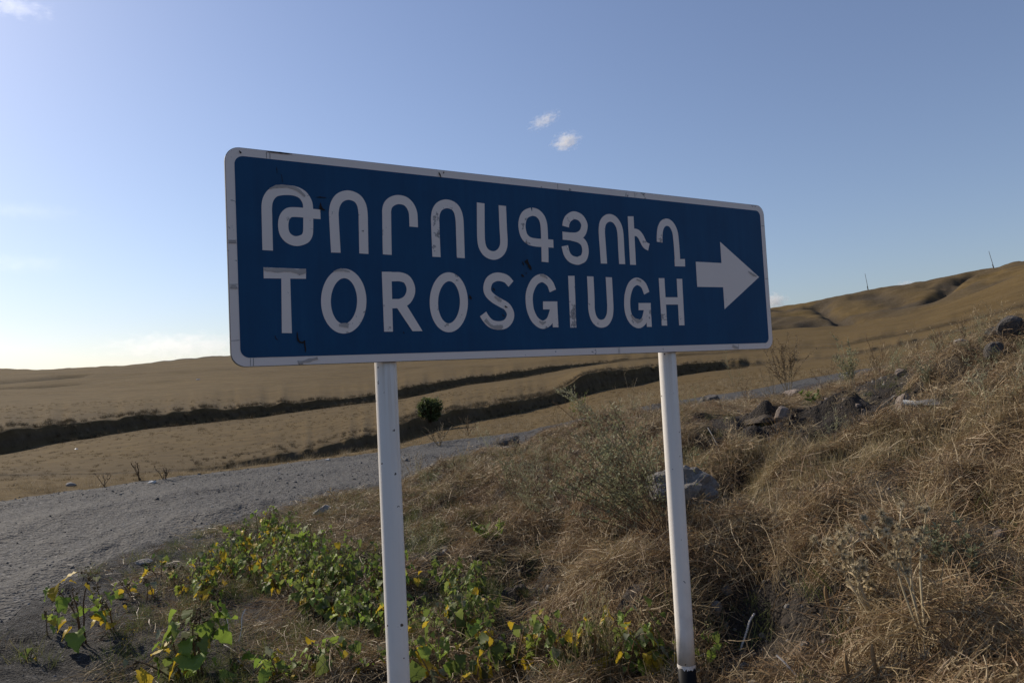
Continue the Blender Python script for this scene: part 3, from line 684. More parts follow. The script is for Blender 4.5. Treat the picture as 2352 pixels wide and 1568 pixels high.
mark([(.757, .6925), (.7545, .6885), (.7535, .686)], [.005, .003, .001])
mark([(1.090, .3775), (1.098, .366), (1.108, .349), (1.1125, .340)], [.016, .010, .012, .002])
mark([(1.074, .371), (1.078, .362), (1.081, .357)], [.003, .004, .002])
mark([(1.066, .321), (1.072, .3165), (1.078, .312)], [.004, .009, .003])
mark([(1.085, .326), (1.092, .3265)], [.003, .003])
mark([(.8365, .238), (.8405, .2285), (.8445, .222)], [.003, .010, .004])
mark([(.938, .266), (.942, .261), (.945, .2545)], [.003, .007, .003])
mark([(.985, .198), (.990, .194), (.998, .192)], [.003, .006, .002])
mark([(.972, .167), (.977, .161), (.984, .158)], [.002, .004, .001])
mark([(.134, .097), (.137, .088), (.143, .083)], [.002, .003, .001])
mark([(.571, .104), (.574, .098)], [.004, .002])
mark([(.157, .648), (.158, .640), (.1585, .628)], [.001, .0022, .001])
mark([(.172, .625), (.174, .61), (.176, .598)], [.001, .002, .001])
mark([(.438, .4545), (.4415, .4535)], [.005, .004])
mark([(.044, .688), (.049, .681)], [.003, .006])
mark([(.13, .6955), (.17, .6965), (.21, .6958)], [.002, .005, .001])
for q in ((.127, .697, .1275, .672), (.1385, .697, .138, .672), (.057, .0025, .0575, .0275), (.066, .0025, .067, .0275), (1.52, .0025, 1.5205, .027), (1.527, .0025, 1.528, .027), (2.23, .0025, 2.231, .027),
          (1.26, .674, 1.261, .697), (1.66, .674, 1.661, .697), (.0025, .39, .0275, .391), (.0025, .399, .0275, .3995), (.0025, .247, .0275, .2475), (.0025, .259, .0275, .26), (.0025, .083, .0275, .0845), (2.444, .34, 2.467, .341), (2.444, .60, 2.467, .6)):
    mark([q[:2], ((q[0] + q[2]) / 2, (q[1] + q[3]) / 2), q[2:]], [.0012, .0016, .0012], 'seam', 'seam', -0.0012 if False else -0.0016)
M['peel'] = steel('peel', (0.50, 0.435, 0.385), 0.8)
for pts, w in (([(.107, .311), (.15, .3085), (.19, .31), (.215, .3055), (.24, .309)], [.010, .014, .008, .018, .012]), ([(.133, .573), (.155, .583), (.19, .5865), (.222, .579), (.246, .558)], [.004, .010, .007, .012, .006]),
               ([(.332, .310), (.358, .3165), (.388, .311)], [.004, .010, .004]), ([(.343, .129), (.36, .1295), (.376, .127)], [.008, .012, .016]), ([(.736, .1285), (.747, .129)], [.008, .010]),
               ([(.898, .146), (.925, .121), (.955, .116), (.972, .121)], [.012, .010, .018, .014]), ([(.943, .234), (.962, .222), (.972, .216)], [.006, .014, .008]),
               ([(1.152, .3205), (1.17, .3195), (1.186, .308)], [.006, .012, .005]), ([(1.137, .139), (1.152, .1315), (1.168, .137)], [.006, .013, .006]),
               ([(1.598, .165), (1.615, .146), (1.64, .1365), (1.66, .148)], [.006, .010, .018, .006]), ([(1.640, .3165), (1.665, .309)], [.006, .010]), ([(2.33, .372), (2.36, .358), (2.385, .35)], [.006, .012, .006]),
               ([(.205, .008), (.235, .014), (.268, .021)], [.006, .011, .008]), ([(2.19, .020), (2.215, .012), (2.228, .008)], [.012, .010, .008]), ([(.0045, .2515), (.014, .252), (.025, .2505)], [.006, .010, .007]), ([(.0045, .395), (.026, .394)], [.007, .006])):
    mark(pts, w, 'peeled_patch', 'peel', -0.0034)
for s in PS:
    x = LX + s
    gx, gy = s_base[0] + dvec[0] * x + nvec[0] * PBACK, s_base[1] + dvec[1] * x + nvec[1] * PBACK
    zg = float(height(gx, gy)) - s_base[2] - 0.25
    zb = EYE + (math.hypot(gx, gy) - PR - .004) * ray(1579, 1533)[1] - s_base[2] if s > 1 else EYE - 1.345 - s_base[2]
    lean = 0.0
    mb = MB()
    zs = np.linspace(zb, LZ + 0.60, 14)
    mb.tube([(x, PBACK, z) for z in zs], PR, 28)
    po = mb.build('post', M['post'], sign)
    po.data.polygons.foreach_set('use_smooth', [len(p.vertices) == 4 for p in po.data.polygons])
    mb = MB()
    mb.tube([(x, PBACK, z) for z in (zg, (zg + zb) / 2, zb - 0.002)], PR + 0.0008, 28)
    pb = mb.build('black_base', M['post_black'], po)
    pb.data.polygons.foreach_set('use_smooth', [len(p.vertices) == 4 for p in pb.data.polygons])
    # ragged lower edge of the white paint
    mb = MB(); kk = 56; V = []; rg = np.random.default_rng(int(s * 100))
    for i in range(kk):
        t = 2 * math.pi * i / kk; h = 0.006 + 0.012 * rg.random() + (0.03 if rg.random() < 0.06 else 0)
        V.append((x + (PR + .0014) * math.cos(t), PBACK + (PR + .0014) * math.sin(t), zb + 0.004)); V.append((x + (PR + .0014) * math.cos(t), PBACK + (PR + .0014) * math.sin(t), zb - h))
    mb.add(V, [(2 * i, 2 * i + 1, (2 * i + 3) % (2 * kk), (2 * i + 2) % (2 * kk)) for i in range(kk)])
    mb.build('paint_edge', M['post'], po)
    for v0 in (0.13, 0.53):
        mb = MB(); ring = [(x + (PR + .004) * math.cos(t), PBACK + (PR + .004) * math.sin(t), 0) for t in np.linspace(D(-20), D(200), 14)]
        V = [(a, b_, LZ + v0 + .003 + dz) for dz in (0, .024) for a, b_, _ in ring]
        mb.add(V, [(i, i + 1, 14 + i + 1, 14 + i) for i in range(13)])
        mb.build('clamp', M['s_steel'], po)

# ------------------------------------------------------------------ rocks
def rock_mesh(name, seed, mat, flat=1.0, sub=3, rough=0.16):
    rg = np.random.default_rng(seed)
    bm = bmesh.new()
    bmesh.ops.create_icosphere(bm, subdivisions=sub, radius=1.0)
    planes = rg.normal(size=(11, 3)); planes /= np.linalg.norm(planes, axis=1)[:, None]
    offs = 0.62 + 0.3 * rg.random(11)
    for v in bm.verts:
        p = np.array(v.co)
        for nn, o in zip(planes, offs):
            d = p @ nn
            if d > o: p = p - nn * (d - o) * 0.92
        w = 1 + rough * (fbm(p[0] * 2.3 + seed, p[1] * 2.3 + p[2] * 1.7, 4)) * 2
        v.co = Vector(p * w)
    me = bpy.data.meshes.new(name); bm.to_mesh(me); bm.free()
    me.materials.append(mat)
    return me
def rock(px, pyb, wpx, hpx, mat, label, seed, rz=0.0, name='rock', depth_k=0.8, sink=0.25, cat='rock', group=None, sub=3, rough=.2):
    p = ground_at(px, pyb); s = px_scale(p)
    o = link(name, rock_mesh(name, seed, M[mat], sub=sub, rough=rough))
    o.scale = (wpx * s / 1.7, wpx * s / 1.7 * depth_k, hpx * s / 1.45)
    o.location = (p[0], p[1] + wpx * s * 0.3, p[2] + hpx * s * (0.5 - sink))
    o.rotation_euler = (0, 0, rz)
    tag(o, label, cat, group)
    return o
rock(1572, 1176, 168, 84, 'rock_grey', 'large pitted grey boulder lying behind the right signpost', 5, 0.3, sub=4, sink=.04, rough=.34)
rock(1500, 1238, 52, 24, 'rock_tan', 'small flat tan stone just left of the right signpost', 6, 0.5)
rock(1801, 968, 40, 36, 'rock_tan', 'reddish brown stone sitting on the dark earth mound right of the sign', 7, 0.2)
rock(2086, 945, 44, 42, 'rock_tan', 'tan block stone standing beside the white pipe end', 8, 1.1)
rock(2166, 930, 84, 15, 'rock_grey', 'flat grey slab lying in the grass right of the white pipe end', 9, 0.2)
rock(2298, 822, 50, 38, 'rock_dark', 'dark cracked rock on the upper right slope', 10, 0.7)
rock(2216, 794, 36, 18, 'rock_pale', 'pale stone on the skyline of the right slope', 11, 0.3)
rock(2340, 770, 60, 48, 'rock_dark', 'dark stone outcrop at the right edge of the picture on the crest', 12, 0.1, depth_k=0.7)
rock(2290, 772, 40, 24, 'rock_dark', 'small dark stone left of the outcrop on the right crest', 13, 0.9)
rock(1834, 912, 54, 22, 'rock_tan', 'brown angular block at the road edge right of the sign', 14, 0.4)
rock(1882, 900, 36, 14, 'rock_grey', 'small grey block beside the brown block at the road edge', 15, 0.2)
rock(1171, 1021, 54, 24, 'rock_dark', 'dark rock at the road edge right of the left signpost', 16, 0.1)
rock(740, 1186, 46, 28, 'rock_pale', 'pale stone at the top of the leafy patch left of the left signpost', 17, 0.6)
rock(772, 1178, 30, 14, 'rock_grey', 'grey stone next to the pale stone near the left signpost', 18, 0.2)
rock(2076, 861, 28, 16, 'rock_tan', 'small tan stone among dry stalks beyond the right slope crest', 19, 0.2)
rock(1760, 972, 80, 22, 'soil_clod', 'big dark clod of earth on the mound right of the sign', 20, 0.2, 'earth_clod', 0.8, .42, 'clod', rough=.25, sub=4)
rock(1488, 1400, 130, 62, 'soil_clod', 'grey earth slab exposed in the slope left of the right signpost', 21, 0.5, 'earth_clod', 0.8, 0.42, 'clod', sub=4)
rock(1636, 920, 36, 18, 'rock_dark', 'small dark stone beside the top of the right signpost at the road edge', 22, 0.2)
rock(1978, 1247, 46, 26, 'rock_pale', 'pale pinkish stone half hidden under the thistle heads', 23, 0.3)
rock(2240, 1330, 40, 18, 'rock_dark', 'dark stone in the straw at the lower right edge', 24, 0.3)
rock(575, 1500, 34, 16, 'rock_dark', 'dark stone in the grass left of the left signpost near the bottom', 25, 0.3)
rock(325, 1295, 34, 10, 'rock_pale', 'flat pale stone at the near edge of the gravel road', 26, 0.3)
rock(158, 1116, 22, 8, 'rock_pale', 'pale stone on the far edge of the gravel road at left', 27, 0.3)

# white hollow pipe end lying beside the tan stone
p = ground_at(2116, 938); s = px_scale(p)
pr = empty('pipe_end', p); tag(pr, 'white plastic pipe end lying beside the tan block stone', 'pipe')
mb = MB(); ax = np.array([-0.75, 0.62, 0.12]); ax /= np.linalg.norm(ax); c0 = np.array([0.05, 0, 6.5 * s])
mb.tube([c0, c0 + ax * 0.06, c0 + ax * 0.2], [6.2 * s, 6.6 * s, 6.6 * s], 20, cap=False)
mb.tube([c0, c0 + ax * 0.2], [4.9 * s, 5.0 * s], 20, cap=False)
M['plastic'] = steel('white_plastic', (0.55, 0.55, 0.52), 0.5)
M['pipe_dark'] = steel('pipe_inside', (0.03, 0.03, 0.03), 0.9)
mb.build('tube', M['plastic'], pr)
mb = MB()
ring = []
a1 = np.cross(ax, (0, 0, 1)); a1 /= np.linalg.norm(a1); a2 = np.cross(ax, a1)
V = [c0 + (rr_ * s) * (math.cos(t) * a1 + math.sin(t) * a2) for rr_ in (4.9, 6.2) for t in np.linspace(0, 2 * math.pi, 20, endpoint=False)]
mb.add(V, [(i, (i + 1) % 20, 20 + (i + 1) % 20, 20 + i) for i in range(20)])
mb.build('rim', M['plastic'], pr)

# litter: crumpled scraps far off
for px, py, w, lab in ((349, 1108, 18, 'crumpled white plastic scrap at the far edge of the gravel road'), (454, 872, 9, 'tiny white scrap high on the left hillside'), (752, 1056, 12, 'white scrap beside the road bank left of the left signpost'), (175, 1031, 9, 'small white scrap in the lower field at far left')):
    p = ground_at(px, py); s = px_scale(p)
    me = rock_mesh('plastic_scrap', int(px), M['plastic'], sub=2, rough=0.6)
    o = link('plastic_scrap', me, None, p); o.scale = (w * s / 2, w * s / 2, w * s / 4); tag(o, lab, 'litter')

# ------------------------------------------------------------------ poles on the far ridge
M['pole'] = steel('pole_wood', (0.13, 0.12, 0.11), 0.9)
for (pxb, pyb, pxt, pyt, lab) in ((1995, 667, 1988, 630, 'thin bare pole on the far ridge nearest the sign'), (2284, 617, 2273, 578, 'thin leaning pole on the far ridge near the right edge')):
    a, t = ray(pxb, pyb); r = 338.0 if pxb < 2100 else 333.0
    x, y = r * math.sin(a), r * math.cos(a); z = float(height(x, y)) - 0.6
    base = np.array([x, y, z]); s = px_scale(base)
    h = (pyb - pyt) * s + 0.6; lean = (pxt - pxb + 37 * 0.0514) * s
    e = empty('utility_pole', base); tag(e, lab, 'pole', 'poles on the far ridge')
    mb = MB(); mb.tube([(0, 0, 0), (lean * .5, 0, h * .5), (lean, 0, h)], [0.12, 0.10, 0.08], 8); mb.build('shaft', M['pole'], e)
    mb = MB(); mb.tube([(-0.26, 0, 0), (-0.24 + lean * 0.28, 0, h * .3)], [0.10, 0.09], 6); mb.build('stub', M['pole'], e)
    mb = MB(); mb.tube([(lean, 0, h), (lean, 0, h + .25)], [0.05, 0.07], 6); mb.build('insulator', M['pole'], e)

# ------------------------------------------------------------------ plants
def leaf_mesh(name, mat, seed, wid=0.9):
    rg = np.random.default_rng(seed); n = 9
    V = []; F = []
    droop = 0.05 + 0.65 * rg.random(); fold = 0.02 + 0.5 * rg.random(); tw = rg.normal() * 0.25
    for i in range(n):
        t = i / (n - 1)
        w = wid * 0.5 * math.sin(math.pi * min(1, t ** 0.62)) ** 0.75 if 0 < t < 1 else 0.0
        y = t
        for sgn in (-1, 0, 1):
            tooth = 1 + (0.16 if i % 2 else -0.10) * (0.7 + 0.6 * rg.random())
            ww = w * tooth
            yy = y - (0.12 * (1 - t) * (abs(sgn)) if i > 0 else 0)
            z = fold * ww * abs(sgn) - droop * t * t + tw * sgn * ww + 0.06 * rg.normal() * abs(sgn)
            V.append((sgn * ww, yy, z))
    for i in range(n - 1):
        a = 3 * i
        F += [(a, a + 1, a + 4, a + 3), (a + 1, a + 2, a + 5, a + 4)]
    return mesh_of(name, V, F, mat, True)
LEAF = {c: [leaf_mesh('leaf', M['leaf_' + c], 40 + i + 10 * j, 0.75 + 0.09 * i) for i in range(5)] for j, c in enumerate(('green', 'lime', 'yellow', 'grey'))}

def bend(p0, d0, L, n, sag, wob, rg):
    """a bent stem: starts along d0, sags and wobbles"""
    P = [np.array(p0, float)]; d = np.array(d0, float); d /= np.linalg.norm(d)
    for i in range(n):
        d = d + np.array([rg.normal() * wob, rg.normal() * wob, rg.normal() * wob * 0.5 - sag / n]); d /= np.linalg.norm(d)
        P.append(P[-1] + d * L / n)
    return np.array(P)

def seed_cluster(mb, c, r, k, rg, size=0.008):
    for _ in range(k):
        q = c + rg.normal(size=3) * r * np.array([.6, .6, 1.0]); d = rg.normal(size=3); d /= np.linalg.norm(d)
        a = q - d * size; b = q + d * size
        mb.tube([a, q, b], [size * .35, size * .8, size * .25], 5)

def weed(px, py, hpx, label, group=None, nst=2, lean=(0, 0), leaf=0.07, nl=16, yellow=0.15, seed=0, spread=0.35, brown=True, lime=0.36):
    rg = np.random.default_rng(seed * 13 + int(px) * 7 + int(py))
    p = ground_at(px, py); s = px_scale(p); h = hpx * s
    e = empty('leafy_weed', p); tag(e, label, 'weed', group)
    st = MB(); spots = []
    for q in range(nst):
        d = np.array([lean[0] + rg.normal() * spread, lean[1] + rg.normal() * spread, 1.0])
        P = bend((rg.normal() * .02, rg.normal() * .02, -0.01), d, h * (0.75 + 0.3 * rg.random()), 8, 0.15, 0.10, rg)
        st.tube(P, np.linspace(0.0055, 0.0022, len(P)) * (0.6 + leaf * 6), 5)
        for i in range(2, 9): spots.append((P[i], P[i] - P[i - 1], i / 8))
        bu = MB()
        if brown: seed_cluster(bu, P[-1] - (0, 0, h * .06), h * .06, 10, rg, 0.006 + leaf * 0.03)
        else: seed_cluster(bu, P[-1], 0.015, 6, rg, 0.004 + leaf * 0.02)
        bu.build('seed_head', M['bur' if brown else 'bur_green'], e)['kind'] = 'stuff'
    for i in range(nl):
        c, dd, t = spots[int(rg.integers(len(spots)))]
        a = rg.random() * 2 * math.pi
        out = np.array([math.cos(a), math.sin(a), 0.25 + 0.5 * rg.random()]); out /= np.linalg.norm(out)
        pl = leaf * (0.5 + 0.7 * rg.random())
        tip = c + out * pl
        st.tube([c, c + out * pl * .55 + np.array([0, 0, .006]), tip], [0.0017, 0.0014, 0.001], 4, cap=False)
        fw = np.array([out[0], out[1], -0.15 - 0.9 * rg.random()]); fw /= np.linalg.norm(fw)
        up0 = np.array([rg.normal() * .35, rg.normal() * .35, 1.0]); xx_ = np.cross(fw, up0); xx_ /= np.linalg.norm(xx_); zz_ = np.cross(xx_, fw)
        u = rg.random()
        low = 1.6 if t < 0.5 else 0.7
        kind = 'yellow' if u < yellow * low else ('lime' if u < yellow * low + lime else ('grey' if u > 0.9 else 'green'))
        o = link('leaf', LEAF[kind][int(rg.integers(5))], e)
        sz = leaf * (0.35 + 1.15 * rg.random() ** 1.3) * (1.2 - 0.45 * t)
        o.matrix_local = Matrix(((xx_[0] * sz, fw[0] * sz, zz_[0] * sz, tip[0]), (xx_[1] * sz, fw[1] * sz, zz_[1] * sz, tip[1]), (xx_[2] * sz, fw[2] * sz, zz_[2] * sz, tip[2]), (0, 0, 0, 1)))
    st.build('stem', M['stem_red'], e)
    return e

# the separate big weeds at lower left
weed(192, 1478, 168, 'tall leafy weed with brown seed spikes and big yellow leaves, leftmost', None, 3, (-.12, 0), .095, 20, .45, 1, .14)
weed(258, 1448, 125, 'leafy weed with yellow leaves standing right behind the leftmost seed-spiked one', None, 2, (-.05, 0), .085, 18, .5, 2, .15)
weed(455, 1560, 195, 'large leaning weed with broad jagged green leaves in the lower left', None, 2, (-.42, .1), .115, 34, .10, 3, .16)
weed(415, 1566, 110, 'low broad leaves at the foot of the large leaning weed', None, 3, (-.2, 0), .095, 16, .2, 31, .3)
weed(520, 1566, 90, 'small weed with a yellow leaf right of the large leaning weed', None, 2, (.05, 0), .075, 14, .15, 4, .25)
weed(690, 1572, 90, 'weed with grey green drooping leaves at the bottom left of the left signpost', None, 2, (.05, 0), .075, 16, .05, 5, .25)
weed(130, 1452, 60, 'small low weed at the far left on the gravel', None, 2, (-.1, 0), .05, 9, .3, 6, .3)
weed(60, 1520, 30, 'tiny green weed on dark gravel in the lower left corner', None, 3, (0, 0), .03, 10, .05, 7, .5, False)
weed(365, 1330, 52, 'small weed at the near edge of the gravel road', None, 2, (0, 0), .055, 12, .25, 8, .25)
weed(1640, 1522, 66, 'small leafy weed just right of the right signpost foot', None, 2, (.1, 0), .06, 9, .05, 9, .25, False)
# scattered line between road and patch
g = 'small weeds scattered between the road and the leafy patch'
ORD = ['first', 'second', 'third', 'fourth', 'fifth', 'sixth', 'seventh', 'eighth', 'ninth', 'tenth', 'eleventh', 'twelfth', 'thirteenth', 'fourteenth', 'fifteenth', 'sixteenth', 'seventeenth', 'eighteenth', 'nineteenth', 'twentieth']
for i, (x, y, h) in enumerate(((300, 1372, 50), (345, 1378, 55), (400, 1345, 48), (425, 1372, 52), (455, 1335, 60), (475, 1395, 45))):
    weed(x, y, h, 'small yellowing weed, %s from the left in the loose row below the road' % ORD[i], g, 2, (0, 0), .05, 10, .4, 20 + i, .25, True)
# dense patch left of the left post
g = 'leafy weeds of the dense patch left of the left signpost'
rp = np.random.default_rng(99); cnt = 0; placed = []
while cnt < 66:
    x = rp.uniform(455, 905); y = rp.uniform(1215, 1475)
    up = np.interp(x, [470, 560, 640, 720, 800, 900], [1330, 1225, 1205, 1235, 1290, 1325]); lo = np.interp(x, [470, 560, 640, 720, 800, 900], [1395, 1345, 1375, 1430, 1465, 1480])
    if not (up + 20 < y < lo) or any(abs(x - a) < 17 and abs(y - b) < 10 for a, b in placed): continue
    placed.append((x, y)); cnt += 1
    weed(x, y, rp.uniform(72, 118), 'green leafy weed in the dense patch left of the left signpost', g, 3, (0, 0), rp.uniform(.042, .06), 30, .06 if x > 640 else .16, 100 + cnt, .28, False, .3)
# between the posts, behind the left post
g = 'leafy weeds right behind the left signpost'
for i in range(20):
    x = rp.uniform(925, 1105); y = rp.uniform(1345, 1480)
    weed(x, y, rp.uniform(70, 100), 'green leafy weed in the clump just right of the left signpost', g, 2, (0, 0), rp.uniform(.045, .062), 28, .05, 200 + i, .28, False, .12)
g = 'leafy weeds in the front row between the two signposts'
for i, x in enumerate((640, 745, 820, 965, 1010, 1055, 1090, 1125, 1165, 1200, 1240, 1275, 1310, 1395, 1440, 1475, 1510, 1545)):
    weed(x, 1555 + rp.uniform(-28, 30), rp.uniform(115, 170) if x > 940 else rp.uniform(90, 125), 'weed with some yellow leaves, %s from the left in the bottom row by the posts' % ORD[i], g, 2, (0, 0), rp.uniform(.048, .066), 27, .2, 300 + i, .25, False, .22)

def grass_stalks(e, n, h, rg, sp=0.06, head=True, mat='straw_gold', w=0.003):
    st = MB(); hd = MB()
    for i in range(n):
        d = np.array([rg.normal() * .16, rg.normal() * .16, 1]); a = rg.random() * 6.28
        P = bend((math.cos(a) * sp * rg.random(), math.sin(a) * sp * rg.random(), -.01), d, h * (0.6 + .45 * rg.random()), 6, 0.12, 0.05, rg)
        st.tube(P, np.linspace(w * .5, w * .3, 7), 4, cap=False)
        if head:
            q = P[-1]; dd = P[-1] - P[-2]; dd /= np.linalg.norm(dd); L = h * .22
            for k_ in range(14):
                c = q - dd * L * (k_ / 14 - .25); o = np.array([rg.normal(), rg.normal(), rg.normal() * .3]) * .007
                hd.ribbon([c, c + o * .7 + dd * .010, c + o + dd * .020], [.002, .004, .0008])
    st.build('stalks', M[mat], e)
    if head: hd.build('seed_heads', M[mat], e)
for px, py, h, lab in ((1372, 1585, 205, 'clump of tall golden grass with seed heads between the posts at the bottom'), (1330, 1580, 150, 'thin golden grass tuft left of the tall golden clump'), (1418, 1585, 165, 'thin golden grass tuft right of the tall golden clump')):
    p = ground_at(px, py); e = empty('grass_clump', p); tag(e, lab, 'grass')
    grass_stalks(e, 38 if 'clump of' in lab else 12, h * px_scale(p), np.random.default_rng(int(px)), .07)

def stalk_plant(name, px, py, hpx, label, cat, n, lean, mat, seedmat, fleck, branches, seed, leafy=0.0, spread=.25, w=0.0035, group=None, flecklen=0.012):
    """dry upright plant: stems, side twigs and many small flecks of seed or leaf"""
    rg = np.random.default_rng(seed); p = ground_at(px, py); h = hpx * px_scale(p)
    e = empty(name, p); tag(e, label, cat, group)
    st = MB(); fl = MB()
    for q in range(n):
        d = np.array([lean[0] + rg.normal() * spread, lean[1] + rg.normal() * spread, 1.0])
        P = bend((rg.normal() * .03, rg.normal() * .03, -.02), d, h * (.6 + .45 * rg.random()), 9, .18, .07, rg)
        st.tube(P, np.linspace(w * .7, w * .3, 10), 4, cap=False)
        lines = [P[4:]]
        for b in range(branches):
            i = int(rg.integers(3, 9)); a = rg.random() * 6.28
            dd = (P[i] - P[i - 1]) / np.linalg.norm(P[i] - P[i - 1]) + .7 * np.array([math.cos(a), math.sin(a), .2])
            B = bend(P[i], dd, h * (.10 + .16 * rg.random()), 4, -.1, .12, rg)
            st.tube(B, np.linspace(w * .35, w * .2, 5), 3, cap=False); lines.append(B)
        for Ln in lines:
            m_ = max(1, int(fleck * np.linalg.norm(Ln[-1] - Ln[0])))
            for k_ in range(m_):
                t = rg.random() * (len(Ln) - 1.001); i = int(t); c = Ln[i] + (Ln[i + 1] - Ln[i]) * (t - i)
                o = rg.normal(size=3); o /= np.linalg.norm(o); o[2] = abs(o[2]) * .8 + .1
                L = flecklen * (.5 + rg.random())
                fl.ribbon([c, c + o * L * .5, c + o * L], [L * .18, L * .34, L * .08])
    st.build('stems', M[mat], e)
    f = fl.build('foliage' if leafy else 'seeds', M[seedmat], e); f['kind'] = 'stuff'
    return e
S = stalk_plant
S('sage_shrub', 1540, 1252, 345, 'wispy grey green shrub fanning left behind the right signpost', 'shrub', 34, (-.80, .25), 'stem_red', 'sage', 70, 8, 1, 1, .48, .0042, None, .022)
S('sage_shrub', 1435, 1120, 200, 'low grey green shrub left of the big wispy shrub near the mound', 'shrub', 18, (-.30, .1), 'stem_red', 'sage', 80, 7, 2, 1, .3, .004, None, .022)
S('sage_shrub', 2215, 1330, 150, 'feathery grey green sprig lying right of the thistle', 'shrub', 9, (-.45, .2), 'stem_red', 'leaf_grey', 170, 5, 3, 1, .25, .004, None, .022)
S('sage_shrub', 1185, 1160, 130, 'thin green sprigs standing in the straw right of the left signpost', 'shrub', 8, (-.1, 0), 'stem_red', 'sage', 120, 5, 4, 1, .25, .003, None, .018)
S('sage_shrub', 1960, 900, 140, 'grey green wispy plant by the road edge on the right slope', 'shrub', 12, (-.1, 0), 'straw', 'sage', 90, 6, 5, 1, .22, .004, None, .022)
S('sage_shrub', 2130, 910, 110, 'pale wispy plant on the right slope below the crest', 'shrub', 10, (0, 0), 'straw', 'leaf_grey', 90, 6, 6, 1, .25, .004, None, .02)
S('sage_shrub', 1690, 905, 110, 'green grey sprig standing just right of the right signpost by the road', 'shrub', 6, (-.1, 0), 'straw', 'sage', 90, 5, 7, 1, .22, .004, None, .02)
S('dry_stalk_plant', 1812, 912, 155, 'tall brown seed stalks rising below the right corner of the sign', 'dry plant', 13, (-.12, 0), 'straw', 'weed_brown', 130, 6, 8, 0, .16, .006, None, .022)
S('dry_stalk_plant', 1780, 915, 100, 'thin pale stalks left of the tall brown seed stalks', 'dry plant', 8, (-.25, 0), 'straw', 'straw', 60, 5, 9, 0, .2, .004)
S('dry_stalk_plant', 1715, 918, 95, 'sparse dry stalks leaning left beside the right signpost', 'dry plant', 7, (-.35, 0), 'straw', 'weed_brown', 60, 4, 10, 0, .22, .004)
S('dry_stalk_plant', 1390, 985, 150, 'long grey sprig leaning left above the mound between the posts', 'dry plant', 5, (-.75, 0), 'straw', 'sage', 130, 5, 11, 1, .13, .005, None, .025)
S('dry_stalk_plant', 1350, 985, 110, 'brown weedy stalks on the mound left of the right signpost', 'dry plant', 9, (-.15, 0), 'stem_red', 'weed_brown', 70, 5, 12, 0, .28, .004)
S('dry_stalk_plant', 1445, 960, 120, 'bare pale stalks standing on the mound under the sign', 'dry plant', 6, (-.05, 0), 'straw', 'straw', 25, 5, 13, 0, .2, .004)
S('dry_stalk_plant', 1290, 1010, 80, 'short dry stalks at the road edge under the sign', 'dry plant', 8, (-.1, 0), 'straw', 'straw', 50, 5, 14, 0, .3, .004)
S('dry_stalk_plant', 2020, 868, 110, 'thin brown arching stalks on the upper right slope', 'dry plant', 8, (.1, 0), 'stem_red', 'weed_brown', 60, 5, 15, 0, .35, .004)
S('dry_stalk_plant', 2170, 815, 72, 'brown stalks on the skyline of the right slope', 'dry plant', 8, (-.2, 0), 'stem_red', 'weed_brown', 60, 5, 16, 0, .35, .004)
S('dry_stalk_plant', 2225, 850, 70, 'brown twiggy bush on the right slope below the skyline', 'dry plant', 16, (.1, 0), 'weed_brown', 'weed_brown', 60, 6, 17, 0, .6, .004)
S('dry_stalk_plant', 2330, 830, 70, 'brown twiggy bush at the right edge below the crest', 'dry plant', 14, (0, 0), 'weed_brown', 'weed_brown', 60, 6, 18, 0, .6, .004)
S('dry_stalk_plant', 320, 1104, 62, 'bare branching weed on the far road edge at left', 'dry plant', 4, (-.2, 0), 'weed_brown', 'weed_brown', 14, 5, 19, 0, .3, .014, None, .03)
S('dry_stalk_plant', 375, 1100, 42, 'small dry weed right of the bare branching weed on the road edge', 'dry plant', 5, (0, 0), 'weed_brown', 'weed_brown', 20, 4, 20, 0, .3, .012, None, .03)
S('dry_stalk_plant', 240, 1118, 40, 'short dry stems on the far road edge at far left', 'dry plant', 4, (0, 0), 'weed_brown', 'weed_brown', 12, 3, 21, 0, .3, .012, None, .03)
S('dry_stalk_plant', 1010, 1022, 62, 'dry weeds on the far road edge right of the left signpost', 'dry plant', 10, (0, 0), 'straw', 'weed_brown', 20, 5, 22, 0, .35, .014, None, .04)
S('dry_stalk_plant', 1075, 1000, 55, 'dry weed tuft on the far road edge below the round bush', 'dry plant', 8, (0, 0), 'straw', 'weed_brown', 16, 5, 23, 0, .35, .014, None, .04)
S('dry_stalk_plant', 770, 1205, 95, 'curly dried stalk above the pale stone near the left signpost', 'dry plant', 4, (0, 0), 'straw', 'straw', 60, 6, 24, 0, .2, .005, None, .03)
S('dry_stalk_plant', 955, 1100, 70, 'thin brown stalks at the road edge right beside the left signpost', 'dry plant', 9, (-.1, 0), 'straw', 'straw', 60, 5, 25, 0, .3, .004)
S('green_sprig', 1135, 1245, 60, 'bright green narrow-leaved sprig in the straw between the posts', 'weed', 5, (0, 0), 'leaf_lime', 'leaf_green', 120, 3, 26, 1, .5, .004, None, .05)
S('green_sprig', 1315, 975, 80, 'small green leafed stems on the mound under the sign', 'weed', 5, (.1, 0), 'straw', 'leaf_green', 50, 4, 27, 1, .35, .004, None, .05)
S('green_sprig', 1870, 925, 35, 'low dark green plant beside the brown block at the road edge', 'weed', 7, (0, 0), 'leaf_green', 'leaf_green', 60, 2, 28, 1, .6, .004, None, .06)
S('yellow_flower_weed', 290, 1500, 60, 'low weed with tiny yellow flowers in front of the leftmost weeds', 'weed', 9, (.15, -.1), 'grass_green', 'leaf_yellow', 45, 4, 29, 0, .6, .003, None, .009)

